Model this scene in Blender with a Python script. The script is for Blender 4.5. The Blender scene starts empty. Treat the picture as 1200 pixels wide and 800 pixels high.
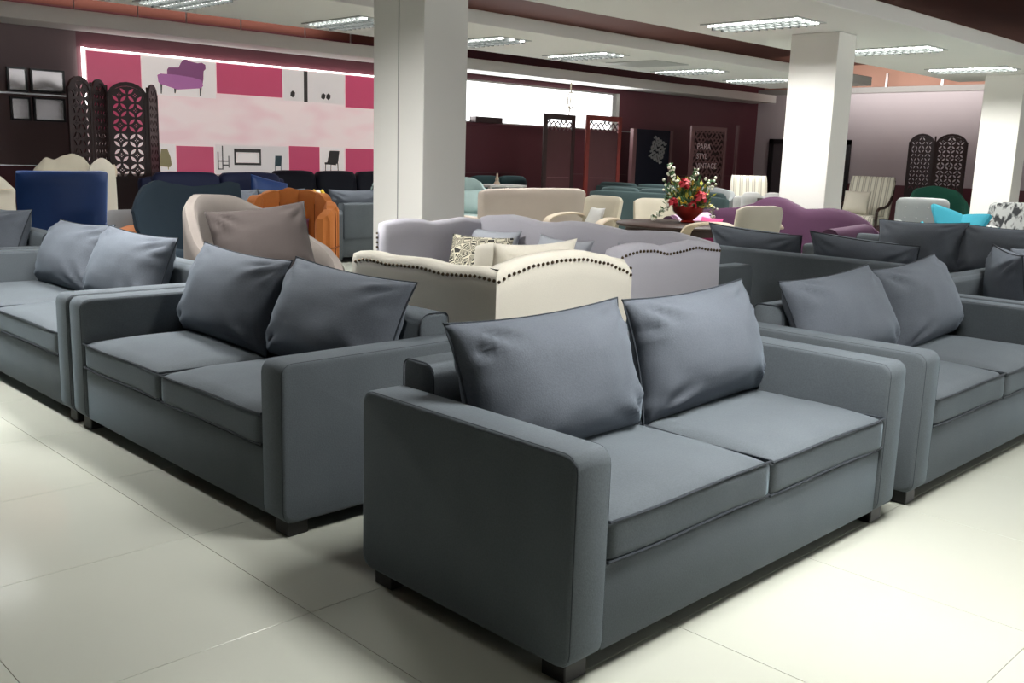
import bpy, bmesh, math, random
from mathutils import Vector, Matrix, noise
S = bpy.context.scene
COL = S.collection
PI = math.pi

# ------------------------------------------------------------------ camera
H = 1.42
PITCH, ROLL, YAW, FPX = 0.19044, 0.03088, 0.78304, 1134.36
cam_data = bpy.data.cameras.new('camera')
cam = bpy.data.objects.new('camera', cam_data)
COL.objects.link(cam)
cy, sy, cp, sp = math.cos(YAW), math.sin(YAW), math.cos(PITCH), math.sin(PITCH)
fwd = Vector((sy*cp, cy*cp, -sp)); rgt = Vector((cy, -sy, 0)); upv = rgt.cross(fwd)
r2 = rgt*math.cos(ROLL) + upv*math.sin(ROLL)
u2 = -rgt*math.sin(ROLL) + upv*math.cos(ROLL)
M = Matrix((r2, u2, -fwd)).transposed().to_4x4()
M.translation = Vector((0, 0, H))
cam.matrix_world = M
cam_data.sensor_width = 36.0
cam_data.lens = FPX*36.0/1200.0
cam_data.clip_start = 0.05
cam_data.clip_end = 200
S.camera = cam

# ------------------------------------------------------------------ world, exposure, lamps
S.view_settings.view_transform = 'Standard'
S.view_settings.look = 'None'
S.view_settings.exposure = 0.35
S.view_settings.gamma = 1.0
S.view_settings.use_curve_mapping = False
S.cycles.use_denoising = True
S.cycles.max_bounces = 8
S.cycles.diffuse_bounces = 4
S.cycles.glossy_bounces = 4
S.cycles.transparent_max_bounces = 8
S.cycles.sample_clamp_indirect = 6.0
S.cycles.caustics_reflective = False
S.cycles.caustics_refractive = False

world = bpy.data.worlds.new('overcast_sky')
S.world = world
world.use_nodes = True
wb = world.node_tree.nodes['Background']
wb.inputs[0].default_value = (0.96, 0.98, 1.0, 1)
wb.inputs[1].default_value = 2.6

DAY_W = 230.0          # daylight through the shop-front glazing behind the camera
TROFFER_W = 115.0       # each ceiling troffer
COVE_W = 26.0

def area(name, loc, rot, sx, sy_, power, color=(1, 1, 1), spread=180):
    l = bpy.data.lights.new(name, 'AREA')
    l.shape = 'RECTANGLE'; l.size = sx; l.size_y = sy_
    l.energy = power; l.color = color
    l.spread = math.radians(spread)
    o = bpy.data.objects.new(name, l); COL.objects.link(o)
    o.location = loc; o.rotation_euler = rot
    return o

# daylight at the glazed shop front (wall_front, y = -5) behind the camera, and at its side window
area('daylight_shopfront', (11.6, -4.9, 1.75), (math.radians(90), 0, 0), 9.0, 2.1, DAY_W, (0.97, 0.99, 1.0))
# daylight at the high window in the back wall
area('daylight_back_window', (14.5, 13.9, 2.4), (math.radians(-90), 0, 0), 4.8, 0.7, 60, (1.0, 1.0, 1.0))
# cove lighting on top of the hung ceiling bands, plus an added wall wash
area('cove_back', (6.5, 13.6, 3.16), (math.radians(180), 0, 0), 5.5, 0.2, COVE_W*1.6, (1.0, 0.86, 0.78))
area('added_wall_wash', (22.0, 10.2, 3.34), (0, math.radians(-50), 0), 0.2, 4.5, 10, (1.0, 0.98, 1.0))  # added to brighten the far wall, no fixture stands here
area('cove_far', (20.8, 9.6, 3.35), (0, math.radians(-135), 0), 1.0, 4.5, COVE_W*1.5, (1.0, 0.86, 0.74))

# ------------------------------------------------------------------ materials
def lin(c):
    return tuple(((x/255.0)/12.92 if x/255.0 <= 0.04045 else ((x/255.0+0.055)/1.055)**2.4) for x in c)

def mat_base(name):
    m = bpy.data.materials.new(name); m.use_nodes = True
    nt = m.node_tree
    return m, nt, nt.nodes['Principled BSDF']

def nd(nt, typ, **kw):
    n = nt.nodes.new(typ)
    for k, v in kw.items():
        setattr(n, k, v)
    return n

def plain(name, rgb, rough=0.5, metal=0.0, spec=0.5, var=0.06, scale=6.0, bump=0.0, bscale=60.0, coat=0.0):
    m, nt, b = mat_base(name)
    c = lin(rgb)
    b.inputs['Roughness'].default_value = rough
    b.inputs['Metallic'].default_value = metal
    b.inputs['Specular IOR Level'].default_value = spec
    b.inputs['Coat Weight'].default_value = coat
    tc = nd(nt, 'ShaderNodeTexCoord')
    n = nd(nt, 'ShaderNodeTexNoise'); n.inputs['Scale'].default_value = scale; n.inputs['Detail'].default_value = 3
    nt.links.new(tc.outputs['Object'], n.inputs['Vector'])
    mx = nd(nt, 'ShaderNodeMixRGB')
    mx.inputs[1].default_value = tuple(max(0, x*(1-var)) for x in c)+(1,)
    mx.inputs[2].default_value = tuple(min(1, x*(1+var)) for x in c)+(1,)
    nt.links.new(n.outputs[0], mx.inputs[0]); nt.links.new(mx.outputs[0], b.inputs['Base Color'])
    if bump:
        n2 = nd(nt, 'ShaderNodeTexNoise'); n2.inputs['Scale'].default_value = bscale; n2.inputs['Detail'].default_value = 2
        nt.links.new(tc.outputs['Object'], n2.inputs['Vector'])
        bp = nd(nt, 'ShaderNodeBump'); bp.inputs['Strength'].default_value = bump; bp.inputs['Distance'].default_value = 0.004
        nt.links.new(n2.outputs[0], bp.inputs['Height']); nt.links.new(bp.outputs[0], b.inputs['Normal'])
    return m

def fabric(name, rgb, sheen=0.25, var=0.15, weave=0.25, rough=0.85, tint=None, srough=0.5):
    """woven cloth: mottled colour, crossed thread waves as fine relief"""
    m, nt, b = mat_base(name)
    c = lin(rgb)
    b.inputs['Roughness'].default_value = rough
    b.inputs['Specular IOR Level'].default_value = 0.25
    b.inputs['Sheen Weight'].default_value = sheen
    b.inputs['Sheen Roughness'].default_value = srough
    b.inputs['Sheen Tint'].default_value = tuple(min(1, x*1.6+0.15) for x in c)+(1,) if tint is None else lin(tint)+(1,)
    tc = nd(nt, 'ShaderNodeTexCoord')
    n = nd(nt, 'ShaderNodeTexNoise'); n.inputs['Scale'].default_value = 190; n.inputs['Detail'].default_value = 2
    nt.links.new(tc.outputs['Object'], n.inputs['Vector'])
    n2 = nd(nt, 'ShaderNodeTexNoise'); n2.inputs['Scale'].default_value = 5; n2.inputs['Detail'].default_value = 4
    nt.links.new(tc.outputs['Object'], n2.inputs['Vector'])
    ad = nd(nt, 'ShaderNodeMath', operation='ADD'); ad.inputs[1].default_value = 0
    ml = nd(nt, 'ShaderNodeMath', operation='MULTIPLY'); ml.inputs[1].default_value = 0.4
    nt.links.new(n2.outputs[0], ml.inputs[0])
    ml2 = nd(nt, 'ShaderNodeMath', operation='MULTIPLY'); ml2.inputs[1].default_value = 0.6
    nt.links.new(n.outputs[0], ml2.inputs[0])
    nt.links.new(ml.outputs[0], ad.inputs[0]); nt.links.new(ml2.outputs[0], ad.inputs[1])
    rmp = nd(nt, 'ShaderNodeValToRGB')
    rmp.color_ramp.elements[0].position = 0.3; rmp.color_ramp.elements[1].position = 0.7
    rmp.color_ramp.elements[0].color = tuple(x*(1-var) for x in c)+(1,)
    rmp.color_ramp.elements[1].color = tuple(min(1, x*(1+var)) for x in c)+(1,)
    nt.links.new(ad.outputs[0], rmp.inputs[0]); nt.links.new(rmp.outputs[0], b.inputs['Base Color'])
    if weave:
        bp = nd(nt, 'ShaderNodeBump'); bp.inputs['Strength'].default_value = weave; bp.inputs['Distance'].default_value = 0.002
        nt.links.new(n.outputs[0], bp.inputs['Height']); nt.links.new(bp.outputs[0], b.inputs['Normal'])
    return m

def emis(name, rgb, strength):
    m, nt, b = mat_base(name)
    b.inputs['Base Color'].default_value = (0.8, 0.8, 0.8, 1)
    b.inputs['Emission Color'].default_value = tuple(rgb)+(1,)
    b.inputs['Emission Strength'].default_value = strength
    return m

def tile_mat():
    m, nt, b = mat_base('polished_tile')
    g = nd(nt, 'ShaderNodeNewGeometry')
    tc = nd(nt, 'ShaderNodeTexCoord')
    n = nd(nt, 'ShaderNodeTexNoise'); n.inputs['Scale'].default_value = 1.2; n.inputs['Detail'].default_value = 5
    nt.links.new(g.outputs['Position'], n.inputs['Vector'])
    mx = nd(nt, 'ShaderNodeMixRGB'); mx.inputs[1].default_value = lin((174, 176, 164))+(1,); mx.inputs[2].default_value = lin((182, 184, 174))+(1,)
    nt.links.new(n.outputs[0], mx.inputs[0])
    hs = nd(nt, 'ShaderNodeHueSaturation')
    mr = nd(nt, 'ShaderNodeMapRange'); mr.inputs[3].default_value = 0.97; mr.inputs[4].default_value = 1.03
    nt.links.new(g.outputs['Random Per Island'], mr.inputs[0]); nt.links.new(mr.outputs[0], hs.inputs['Value'])
    nt.links.new(mx.outputs[0], hs.inputs['Color']); nt.links.new(hs.outputs[0], b.inputs['Base Color'])
    b.inputs['Roughness'].default_value = 0.13
    b.inputs['Specular IOR Level'].default_value = 0.35
    return m

def stripes_mat(name, c1, c2, c3, scale):
    m, nt, b = mat_base(name)
    tc = nd(nt, 'ShaderNodeTexCoord'); sx = nd(nt, 'ShaderNodeSeparateXYZ')
    nt.links.new(tc.outputs['Object'], sx.inputs[0])
    ml = nd(nt, 'ShaderNodeMath', operation='MULTIPLY'); ml.inputs[1].default_value = scale
    nt.links.new(sx.outputs['X'], ml.inputs[0])
    fr = nd(nt, 'ShaderNodeMath', operation='FRACT'); nt.links.new(ml.outputs[0], fr.inputs[0])
    r = nd(nt, 'ShaderNodeValToRGB'); cr = r.color_ramp; cr.interpolation = 'CONSTANT'
    cr.elements[0].color = lin(c1)+(1,); cr.elements[0].position = 0
    cr.elements[1].color = lin(c2)+(1,); cr.elements[1].position = 0.48
    e = cr.elements.new(0.62); e.color = lin(c3)+(1,)
    e = cr.elements.new(0.86); e.color = lin(c2)+(1,)
    nt.links.new(fr.outputs[0], r.inputs[0]); nt.links.new(r.outputs[0], b.inputs['Base Color'])
    b.inputs['Roughness'].default_value = 0.7
    return m

def marble_fabric():
    m, nt, b = mat_base('ink_marbled_fabric')
    tc = nd(nt, 'ShaderNodeTexCoord')
    n = nd(nt, 'ShaderNodeTexNoise'); n.inputs['Scale'].default_value = 9; n.inputs['Detail'].default_value = 5; n.inputs['Distortion'].default_value = 1.2
    mp = nd(nt, 'ShaderNodeMapping'); mp.inputs['Scale'].default_value = (1.6, 1.6, 0.7)
    nt.links.new(tc.outputs['Object'], mp.inputs[0]); nt.links.new(mp.outputs[0], n.inputs['Vector'])
    r = nd(nt, 'ShaderNodeValToRGB'); cr = r.color_ramp
    cr.elements[0].position = 0.40; cr.elements[0].color = lin((70, 72, 74))+(1,)
    cr.elements[1].position = 0.52; cr.elements[1].color = lin((222, 224, 222))+(1,)
    nt.links.new(n.outputs[0], r.inputs[0]); nt.links.new(r.outputs[0], b.inputs['Base Color'])
    b.inputs['Roughness'].default_value = 0.6
    return m

def poster_mat():
    """pale pink printed film with soft blurred lettering in its middle band"""
    m, nt, b = mat_base('printed_film')
    tc = nd(nt, 'ShaderNodeTexCoord')
    mp = nd(nt, 'ShaderNodeMapping'); mp.inputs['Scale'].default_value = (0.9, 1, 2.2)
    nt.links.new(tc.outputs['Object'], mp.inputs[0])
    n = nd(nt, 'ShaderNodeTexNoise'); n.inputs['Scale'].default_value = 1.6; n.inputs['Detail'].default_value = 1
    nt.links.new(mp.outputs[0], n.inputs['Vector'])
    r = nd(nt, 'ShaderNodeValToRGB'); cr = r.color_ramp
    cr.elements[0].position = 0.42; cr.elements[0].color = lin((236, 216, 214))+(1,)
    cr.elements[1].position = 0.68; cr.elements[1].color = lin((230, 200, 202))+(1,)
    nt.links.new(n.outputs[0], r.inputs[0]); nt.links.new(r.outputs[0], b.inputs['Base Color'])
    b.inputs['Roughness'].default_value = 0.35
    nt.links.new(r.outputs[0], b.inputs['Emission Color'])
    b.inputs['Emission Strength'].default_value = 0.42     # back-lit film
    return m

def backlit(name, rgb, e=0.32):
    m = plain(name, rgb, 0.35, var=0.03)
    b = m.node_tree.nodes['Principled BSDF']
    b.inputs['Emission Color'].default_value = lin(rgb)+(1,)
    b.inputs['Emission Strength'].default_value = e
    return m

def glass_mat():
    m, nt, b = mat_base('window_glass')
    b.inputs['Base Color'].default_value = (1, 1, 1, 1)
    b.inputs['Roughness'].default_value = 0.0
    b.inputs['Transmission Weight'].default_value = 1.0
    b.inputs['IOR'].default_value = 1.01
    return m

def geometric_fabric():
    m, nt, b = mat_base('black_and_ivory_trellis_fabric')
    tc = nd(nt, 'ShaderNodeTexCoord')
    mp = nd(nt, 'ShaderNodeMapping'); mp.inputs['Scale'].default_value = (1, 0.001, 1); mp.inputs['Rotation'].default_value = (0, 0.3, 0)
    nt.links.new(tc.outputs['Object'], mp.inputs[0])
    v = nd(nt, 'ShaderNodeTexVoronoi', feature='DISTANCE_TO_EDGE'); v.inputs['Scale'].default_value = 16; v.inputs['Randomness'].default_value = 0.55
    nt.links.new(mp.outputs[0], v.inputs['Vector'])
    w = nd(nt, 'ShaderNodeMath', operation='MULTIPLY'); w.inputs[1].default_value = 9.0
    nt.links.new(v.outputs['Distance'], w.inputs[0])
    fr = nd(nt, 'ShaderNodeMath', operation='FRACT'); nt.links.new(w.outputs[0], fr.inputs[0])
    r = nd(nt, 'ShaderNodeValToRGB'); cr = r.color_ramp; cr.interpolation = 'CONSTANT'
    cr.elements[0].color = lin((206, 200, 178))+(1,); cr.elements[1].position = 0.42; cr.elements[1].color = lin((40, 38, 34))+(1,)
    nt.links.new(fr.outputs[0], r.inputs[0]); nt.links.new(r.outputs[0], b.inputs['Base Color'])
    b.inputs['Roughness'].default_value = 0.8
    return m

SLATE = (84, 90, 95)
MT = dict(
    slate=fabric('slate_weave', SLATE, 0.22, tint=(160, 184, 200), srough=0.35),
    slate_pil=fabric('slate_cushion_weave', (86, 91, 99), 0.3, tint=(150, 165, 178), srough=0.45),
    piping=fabric('dark_piping', (52, 57, 63), 0.1, weave=0),
    black=plain('black_wood', (22, 21, 21), 0.5),
    cream=fabric('cream_linen', (208, 203, 190), 0.1, 0.04),
    creamgrey=fabric('cream_shadow_linen', (216, 206, 190), 0.15, 0.04),
    lilac=fabric('pale_lilac_grey_velvet', (176, 174, 182), 0.25, 0.04, 0.1),
    lilac_pil=fabric('pale_blue_grey_cushion', (168, 172, 180), 0.25, 0.04, 0.1),
    nail=plain('antique_brass_nail', (92, 78, 60), 0.35, metal=1.0),
    taupe=fabric('taupe_velvet', (112, 105, 100), 0.3, 0.05, 0.1),
    brown=fabric('brown_grey_cushion', (62, 55, 53), 0.3, 0.06, 0.15),
    orange=fabric('burnt_orange_velvet', (186, 112, 56), 0.25, 0.08, 0.1),
    orange_seam=fabric('dark_orange_seam', (122, 66, 28), 0.1, weave=0),
    mauve=fabric('mauve_velvet', (140, 88, 122), 0.4, 0.06, 0.1),
    wing=fabric('slate_blue_felt', (43, 56, 67), 0.15, 0.05, 0.1),
    blue=fabric('royal_blue_velvet', (32, 60, 112), 0.8, 0.12, 0.1, 0.45, (90, 130, 200), 0.25),
    navy=fabric('navy_velvet', (26, 34, 66), 0.4, 0.1, 0.1, 0.6),
    midnight=fabric('midnight_velvet', (20, 24, 38), 0.3, 0.1, 0.1, 0.6),
    ltgrey=fabric('light_grey_cloth', (158, 158, 160), 0.2, 0.05),
    shellpink=fabric('shell_linen', (196, 184, 174), 0.2, 0.04),
    ivory=fabric('ivory_cloth', (206, 200, 186), 0.2, 0.04),
    ivory2=fabric('ivory_leather', (206, 199, 180), 0.1, 0.03, 0.05, 0.5),
    mint=fabric('mint_velvet', (160, 182, 180), 0.2, 0.05, 0.1),
    teal=fabric('dark_teal_cloth', (60, 88, 92), 0.2, 0.05),
    spruce=fabric('grey_teal_cloth', (68, 86, 88), 0.2, 0.05),
    purple=fabric('plum_velvet', (84, 54, 78), 0.2, 0.06, 0.1, 0.6),
    pinkv=fabric('rose_pink_velvet', (186, 72, 118), 0.5, 0.06, 0.1),
    lavender=fabric('lavender_satin', (206, 170, 200), 0.4, 0.05, 0.0, 0.4),
    green=fabric('bottle_green_velvet', (40, 96, 80), 0.4, 0.06, 0.1),
    turq=fabric('turquoise_felt', (60, 152, 170), 0.2, 0.05, 0.1),
    silver=fabric('silver_grey_tufted_cloth', (146, 150, 150), 0.3, 0.05),
    white=fabric('white_cloth', (206, 206, 204), 0.15, 0.03),
    stripe=stripes_mat('grey_and_cream_stripe', (226, 222, 208), (168, 164, 150), (206, 200, 184), 8.5),
    marble=marble_fabric(),
    trellis=geometric_fabric(),
    darkwood=plain('dark_stained_wood', (52, 36, 31), 0.5, spec=0.3, var=0.2, scale=14),
    redwood=plain('rosewood', (128, 50, 44), 0.38, var=0.2, scale=12),
    screenboard=plain('maroon_brown_board', (84, 48, 52), 0.5, var=0.1),
    lattice=plain('dark_lattice_wood', (50, 32, 32), 0.45, var=0.15),
    pinkwood=plain('faded_rosewood', (122, 88, 90), 0.45, var=0.1),
    ashwood=plain('bleached_ash_wood', (206, 190, 168), 0.5, var=0.08, scale=10),
    walnut=plain('walnut_wood', (96, 70, 54), 0.4, var=0.2, scale=12),
    maroon=plain('maroon_wall_panel', (104, 54, 64), 0.5, var=0.05, scale=1.5),
    mauvewall=plain('mauve_brown_paint', (124, 104, 106), 0.6, var=0.04, scale=1.5),
    palewall=plain('pale_lilac_paint', (216, 210, 215), 0.7, var=0.02, scale=1.0),
    plaster=plain('white_plaster', (232, 230, 224), 0.8, var=0.015, scale=1.0),
    gypsum=plain('white_gypsum', (226, 226, 222), 0.85, var=0.012, scale=1.0),
    groove=plain('shadow_groove_paint', (150, 150, 148), 0.8, var=0.02),
    terracotta=plain('terracotta_paint', (116, 74, 64), 0.8, var=0.12, scale=1.2),
    peach_lit=plain('lit_void_paint', (208, 166, 148), 0.8, var=0.05, scale=1.2),  # terracotta void paint again, its lit brightness put into the colour
    steel=plain('brushed_aluminium', (190, 190, 192), 0.3, metal=1.0),
    troffer=plain('mirror_reflector', (104, 108, 106), 0.35, metal=1.0),
    trofframe=plain('grey_enamel', (176, 178, 176), 0.5),
    mirror=plain('mirror_glass', (132, 128, 128), 0.22, metal=1.0, var=0.0),
    grout=plain('grout', (158, 158, 150), 0.9),
    tile=tile_mat(),
    tube=emis('lit_tube', (1.0, 0.99, 0.96), 5.0),
    strip=emis('leak_glow_strip', (1.0, 0.96, 0.94), 4.0),
    glass=glass_mat(),
    poster=poster_mat(),
    magenta=backlit('magenta_print', (196, 76, 110), 0.34),
    print_purple=backlit('purple_print', (176, 106, 164), 0.3),
    print_purple_d=backlit('dark_purple_print', (140, 78, 126), 0.24),
    print_grey=backlit('grey_print', (222, 216, 214), 0.36),
    print_dark=backlit('charcoal_print', (70, 66, 64), 0.1),
    print_teal=backlit('teal_print', (70, 96, 104), 0.1),
    print_olive=backlit('olive_print', (150, 140, 96), 0.2),
    print_white=backlit('white_print', (238, 230, 226), 0.36),
    cord=plain('white_cord', (170, 162, 140), 0.7),
    redpot=plain('red_glazed_bowl', (150, 36, 30), 0.2, coat=0.5),
    rose=plain('red_petals', (176, 22, 40), 0.6, var=0.2, scale=40),
    leaf=plain('green_leaves', (66, 104, 62), 0.55, var=0.35, scale=25),
    leaf2=plain('yellow_green_leaves', (168, 166, 60), 0.55, var=0.3, scale=25),
    blossom=plain('white_blossoms', (232, 232, 214), 0.6, var=0.05),
    yellow=plain('yellow_blossoms', (226, 196, 60), 0.6, var=0.15, scale=30),
    pot=plain('yellow_ceramic', (196, 188, 84), 0.4),
    peg=plain('black_tote_cloth', (26, 26, 30), 0.8),
    dkframe=plain('black_frame', (26, 24, 26), 0.4),
    smoke=plain('smoked_glass', (96, 92, 96), 0.1, spec=0.8, var=0.02),
    sign=plain('sign_letters', (216, 196, 200), 0.5),
    brownpouf=fabric('tan_leatherette', (190, 118, 70), 0.1, 0.05, 0.05, 0.5),
)

# ------------------------------------------------------------------ mesh helpers
class MB:
    def __init__(s):
        s.bm = bmesh.new()
    def add(s, verts, faces):
        vs = [s.bm.verts.new(v) for v in verts]
        for f in faces:
            try: s.bm.faces.new([vs[i] for i in f])
            except ValueError: pass
        return s
    def box(s, x0, x1, y0, y1, z0, z1, bev=0.0, seg=2, mtx=None):
        t = bmesh.new()
        bmesh.ops.create_cube(t, size=1.0)
        for v in t.verts:
            v.co = Vector(((x0+x1)/2+v.co.x*(x1-x0), (y0+y1)/2+v.co.y*(y1-y0), (z0+z1)/2+v.co.z*(z1-z0)))
        if bev > 0:
            bev = min(bev, 0.49*min(x1-x0, y1-y0, z1-z0))
            bmesh.ops.bevel(t, geom=list(t.edges), offset=bev, segments=seg, profile=0.5, affect='EDGES')
        if mtx is not None:
            t.transform(mtx)
        s.merge(t); return s
    def merge(s, t):
        t.verts.index_update()
        vs = [s.bm.verts.new(v.co) for v in t.verts]
        for f in t.faces:
            try: s.bm.faces.new([vs[v.index] for v in f.verts])
            except ValueError: pass
        t.free()
    def tube(s, pts, r, n=6, closed=False, rfun=None):
        pts = [Vector(p) for p in pts]
        m = len(pts); rings = []
        for i, p in enumerate(pts):
            a = pts[(i-1) % m] if (closed or i > 0) else p
            b = pts[(i+1) % m] if (closed or i < m-1) else p
            d = (b-a)
            if d.length < 1e-9: d = Vector((0, 0, 1))
            d.normalize()
            ref = Vector((0, 0, 1)) if abs(d.z) < 0.9 else Vector((1, 0, 0))
            x = d.cross(ref).normalized(); y = d.cross(x)
            rr = r if rfun is None else rfun(i/(m-1))
            rings.append([s.bm.verts.new(p + x*rr*math.cos(2*PI*k/n) + y*rr*math.sin(2*PI*k/n)) for k in range(n)])
        for i in range(m if closed else m-1):
            A, B = rings[i], rings[(i+1) % m]
            for k in range(n):
                s.bm.faces.new((A[k], A[(k+1) % n], B[(k+1) % n], B[k]))
        if not closed:
            s.bm.faces.new(rings[0][::-1]); s.bm.faces.new(rings[-1])
        return s
    def lathe(s, prof, n=24, c=(0, 0, 0)):
        rings = [[s.bm.verts.new((c[0]+r*math.cos(2*PI*k/n), c[1]+r*math.sin(2*PI*k/n), c[2]+z)) for k in range(n)] for r, z in prof]
        for A, B in zip(rings, rings[1:]):
            for k in range(n):
                s.bm.faces.new((A[k], A[(k+1) % n], B[(k+1) % n], B[k]))
        s.bm.faces.new(rings[0][::-1]); s.bm.faces.new(rings[-1])
        return s
    def shell(s, f, nu, nv, t, lip=0.45):
        """thick sheet: f(u,v) front surface, thickness t(u,v) or number along -normal, rounded rim"""
        tf = t if callable(t) else (lambda u, v: t)
        P = [[Vector(f(i/nu, j/nv)) for j in range(nv+1)] for i in range(nu+1)]
        F = [[None]*(nv+1) for _ in range(nu+1)]; B = [[None]*(nv+1) for _ in range(nu+1)]
        Bp = [[None]*(nv+1) for _ in range(nu+1)]
        for i in range(nu+1):
            for j in range(nv+1):
                du = P[min(i+1, nu)][j]-P[max(i-1, 0)][j]; dv = P[i][min(j+1, nv)]-P[i][max(j-1, 0)]
                n = du.cross(dv)
                n = n.normalized() if n.length > 1e-12 else Vector((0, -1, 0))
                Bp[i][j] = P[i][j]-n*tf(i/nu, j/nv)
                F[i][j] = s.bm.verts.new(P[i][j]); B[i][j] = s.bm.verts.new(Bp[i][j])
        for i in range(nu):
            for j in range(nv):
                s.bm.faces.new((F[i][j], F[i+1][j], F[i+1][j+1], F[i][j+1]))
                s.bm.faces.new((B[i][j+1], B[i+1][j+1], B[i+1][j], B[i][j]))
        loop = [(i, 0) for i in range(nu)]+[(nu, j) for j in range(nv)]+[(i, nv) for i in range(nu, 0, -1)]+[(0, j) for j in range(nv, 0, -1)]
        mids = []
        for i, j in loop:
            ii = min(max(i, 1), nu-1) if nu > 1 else i; jj = min(max(j, 1), nv-1) if nv > 1 else j
            out = P[i][j]-P[ii][jj]
            out = out.normalized() if out.length > 1e-9 else Vector((0, 0, 0))
            th = (P[i][j]-Bp[i][j]).length
            mids.append((s.bm.verts.new((P[i][j]*0.8+Bp[i][j]*0.2)+out*th*lip*0.8), s.bm.verts.new((P[i][j]*0.2+Bp[i][j]*0.8)+out*th*lip*0.8)))
        L = len(loop)
        for k in range(L):
            a, b2 = loop[k], loop[(k+1) % L]
            m0, m1 = mids[k], mids[(k+1) % L]
            s.bm.faces.new((F[a[0]][a[1]], m0[0], m1[0], F[b2[0]][b2[1]]))
            s.bm.faces.new((m0[0], m0[1], m1[1], m1[0]))
            s.bm.faces.new((m0[1], B[a[0]][a[1]], B[b2[0]][b2[1]], m1[1]))
        return s
    def ball(s, c, r, sub=1, sq=(1, 1, 1)):
        t = bmesh.new(); bmesh.ops.create_icosphere(t, subdivisions=sub, radius=r)
        for v in t.verts:
            v.co = Vector((c[0]+v.co.x*sq[0], c[1]+v.co.y*sq[1], c[2]+v.co.z*sq[2]))
        s.merge(t); return s
    def soft(s, x0, x1, y0, y1, z0, z1, r=0.04, puff=0.03, puff_b=0.0, n=10, wob=0.0, seed=0):
        """upholstered cushion: rounded box whose top (and a little its bottom) swells"""
        t = bmesh.new(); bmesh.ops.create_cube(t, size=2.0)
        bmesh.ops.subdivide_edges(t, edges=list(t.edges), cuts=n-1, use_grid_fill=True)
        hx, hy, hz = (x1-x0)/2, (y1-y0)/2, (z1-z0)/2
        r = min(r, hx*0.95, hy*0.95, hz*0.95)
        for v in t.verts:
            u = v.co.copy()
            # bunch the rows towards the edges so the rounding has vertices
            q = Vector([math.copysign(abs(a)**0.6, a) if abs(a) < 1 else a for a in u])
            p = Vector((q.x*hx, q.y*hy, q.z*hz))
            c = Vector((max(-hx+r, min(hx-r, p.x)), max(-hy+r, min(hy-r, p.y)), max(-hz+r, min(hz-r, p.z))))
            d = p-c
            if d.length > 1e-9: p = c+d.normalized()*min(r, d.length if d.length < r else r)
            k = (1-min(1, q.x*q.x))*(1-min(1, q.y*q.y))
            if q.z > 0: p.z += puff*k**0.6*q.z
            else: p.z += puff_b*k**0.6*q.z
            if wob:
                p += noise.noise_vector(Vector((p.x*5+seed, p.y*5, p.z*5)))*wob
            v.co = p+Vector(((x0+x1)/2, (y0+y1)/2, (z0+z1)/2))
        s.merge(t); return s
    def prism(s, poly, y0, y1):
        n = len(poly)
        a = [s.bm.verts.new((x, y0, z)) for x, z in poly]; b = [s.bm.verts.new((x, y1, z)) for x, z in poly]
        s.bm.faces.new(a); s.bm.faces.new(b[::-1])
        for i in range(n):
            s.bm.faces.new((a[i], b[i], b[(i+1) % n], a[(i+1) % n]))
        return s
    def xform(s, mtx):
        s.bm.transform(mtx); return s
    def mesh(s, name, mat, sharp=40):
        bmesh.ops.recalc_face_normals(s.bm, faces=list(s.bm.faces))
        me = bpy.data.meshes.new(name); s.bm.to_mesh(me); s.bm.free()
        me.materials.append(mat)
        if sharp is None:
            me.polygons.foreach_set('use_smooth', [False]*len(me.polygons))
        else:
            me.polygons.foreach_set('use_smooth', [True]*len(me.polygons))
            me.set_sharp_from_angle(angle=math.radians(sharp))
        return me
    def build(s, name, mat, parent=None, sharp=40):
        return link(name, s.mesh(name, mat, sharp), parent)

def link(name, me, parent=None):
    o = bpy.data.objects.new(name, me); COL.objects.link(o)
    if parent is not None: o.parent = parent
    return o

def tag(o, label, cat, group=None):
    o['label'] = label; o['category'] = cat
    if group: o['group'] = group
    return o

def thing(name, label, cat, loc=(0, 0, 0), rz=0.0, group=None):
    o = bpy.data.objects.new(name, None); COL.objects.link(o)
    o.location = loc; o.rotation_euler = (0, 0, rz); o.empty_display_size = 0.1
    return tag(o, label, cat, group)

def struct(o):
    o['kind'] = 'structure'; return o

def copy_tree(o, parent=None):
    c = o.copy(); COL.objects.link(c)
    if parent is not None: c.parent = parent
    for ch in list(o.children): copy_tree(ch, c)
    return c

def interp(tab, x):
    if x <= tab[0][0]: return tab[0][1]
    for (a, b), (c, d) in zip(tab, tab[1:]):
        if x <= c:
            t = (x-a)/(c-a); t = t*t*(3-2*t)*0.5+t*0.5
            return b+(d-b)*t
    return tab[-1][1]

# ------------------------------------------------------------------ the room
X0, X1, Y0, Y1, ZT = -5.0, 22.7, -5.0, 14.0, 3.8

fl = struct(MB().box(X0, X1+0.4, Y0, Y1+0.3, -0.12, -0.006).build('floor', MT['grout'], sharp=None))
TS = 0.8; gx, gy = 1.55, 2.41
tiles = []
k0, k1 = math.floor((X0-gx)/TS), math.ceil((X1-gx)/TS)
l0, l1 = math.floor((Y0-gy)/TS), math.ceil((Y1-gy)/TS)
for k in range(k0, k1):
    for l in range(l0, l1):
        tiles.append((gx+(k+0.5)*TS, gy+(l+0.5)*TS))
def tile_key(c):
    x, y = c
    ang = abs(math.atan2(x, y)-YAW)
    return math.hypot(x, y)+(0 if ang < 0.62 else 60)
tiles.sort(key=tile_key)
tmb = MB().box(-TS/2+0.0009, TS/2-0.0009, -TS/2+0.0009, TS/2-0.0009, -0.008, 0.0, 0.0009, 1)
tile_me = tmb.mesh('tile', MT['tile'], 30)
for x, y in tiles[:240]:
    o = link('tile', tile_me, fl); o.location = (x, y, 0)
rest = MB()
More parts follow.
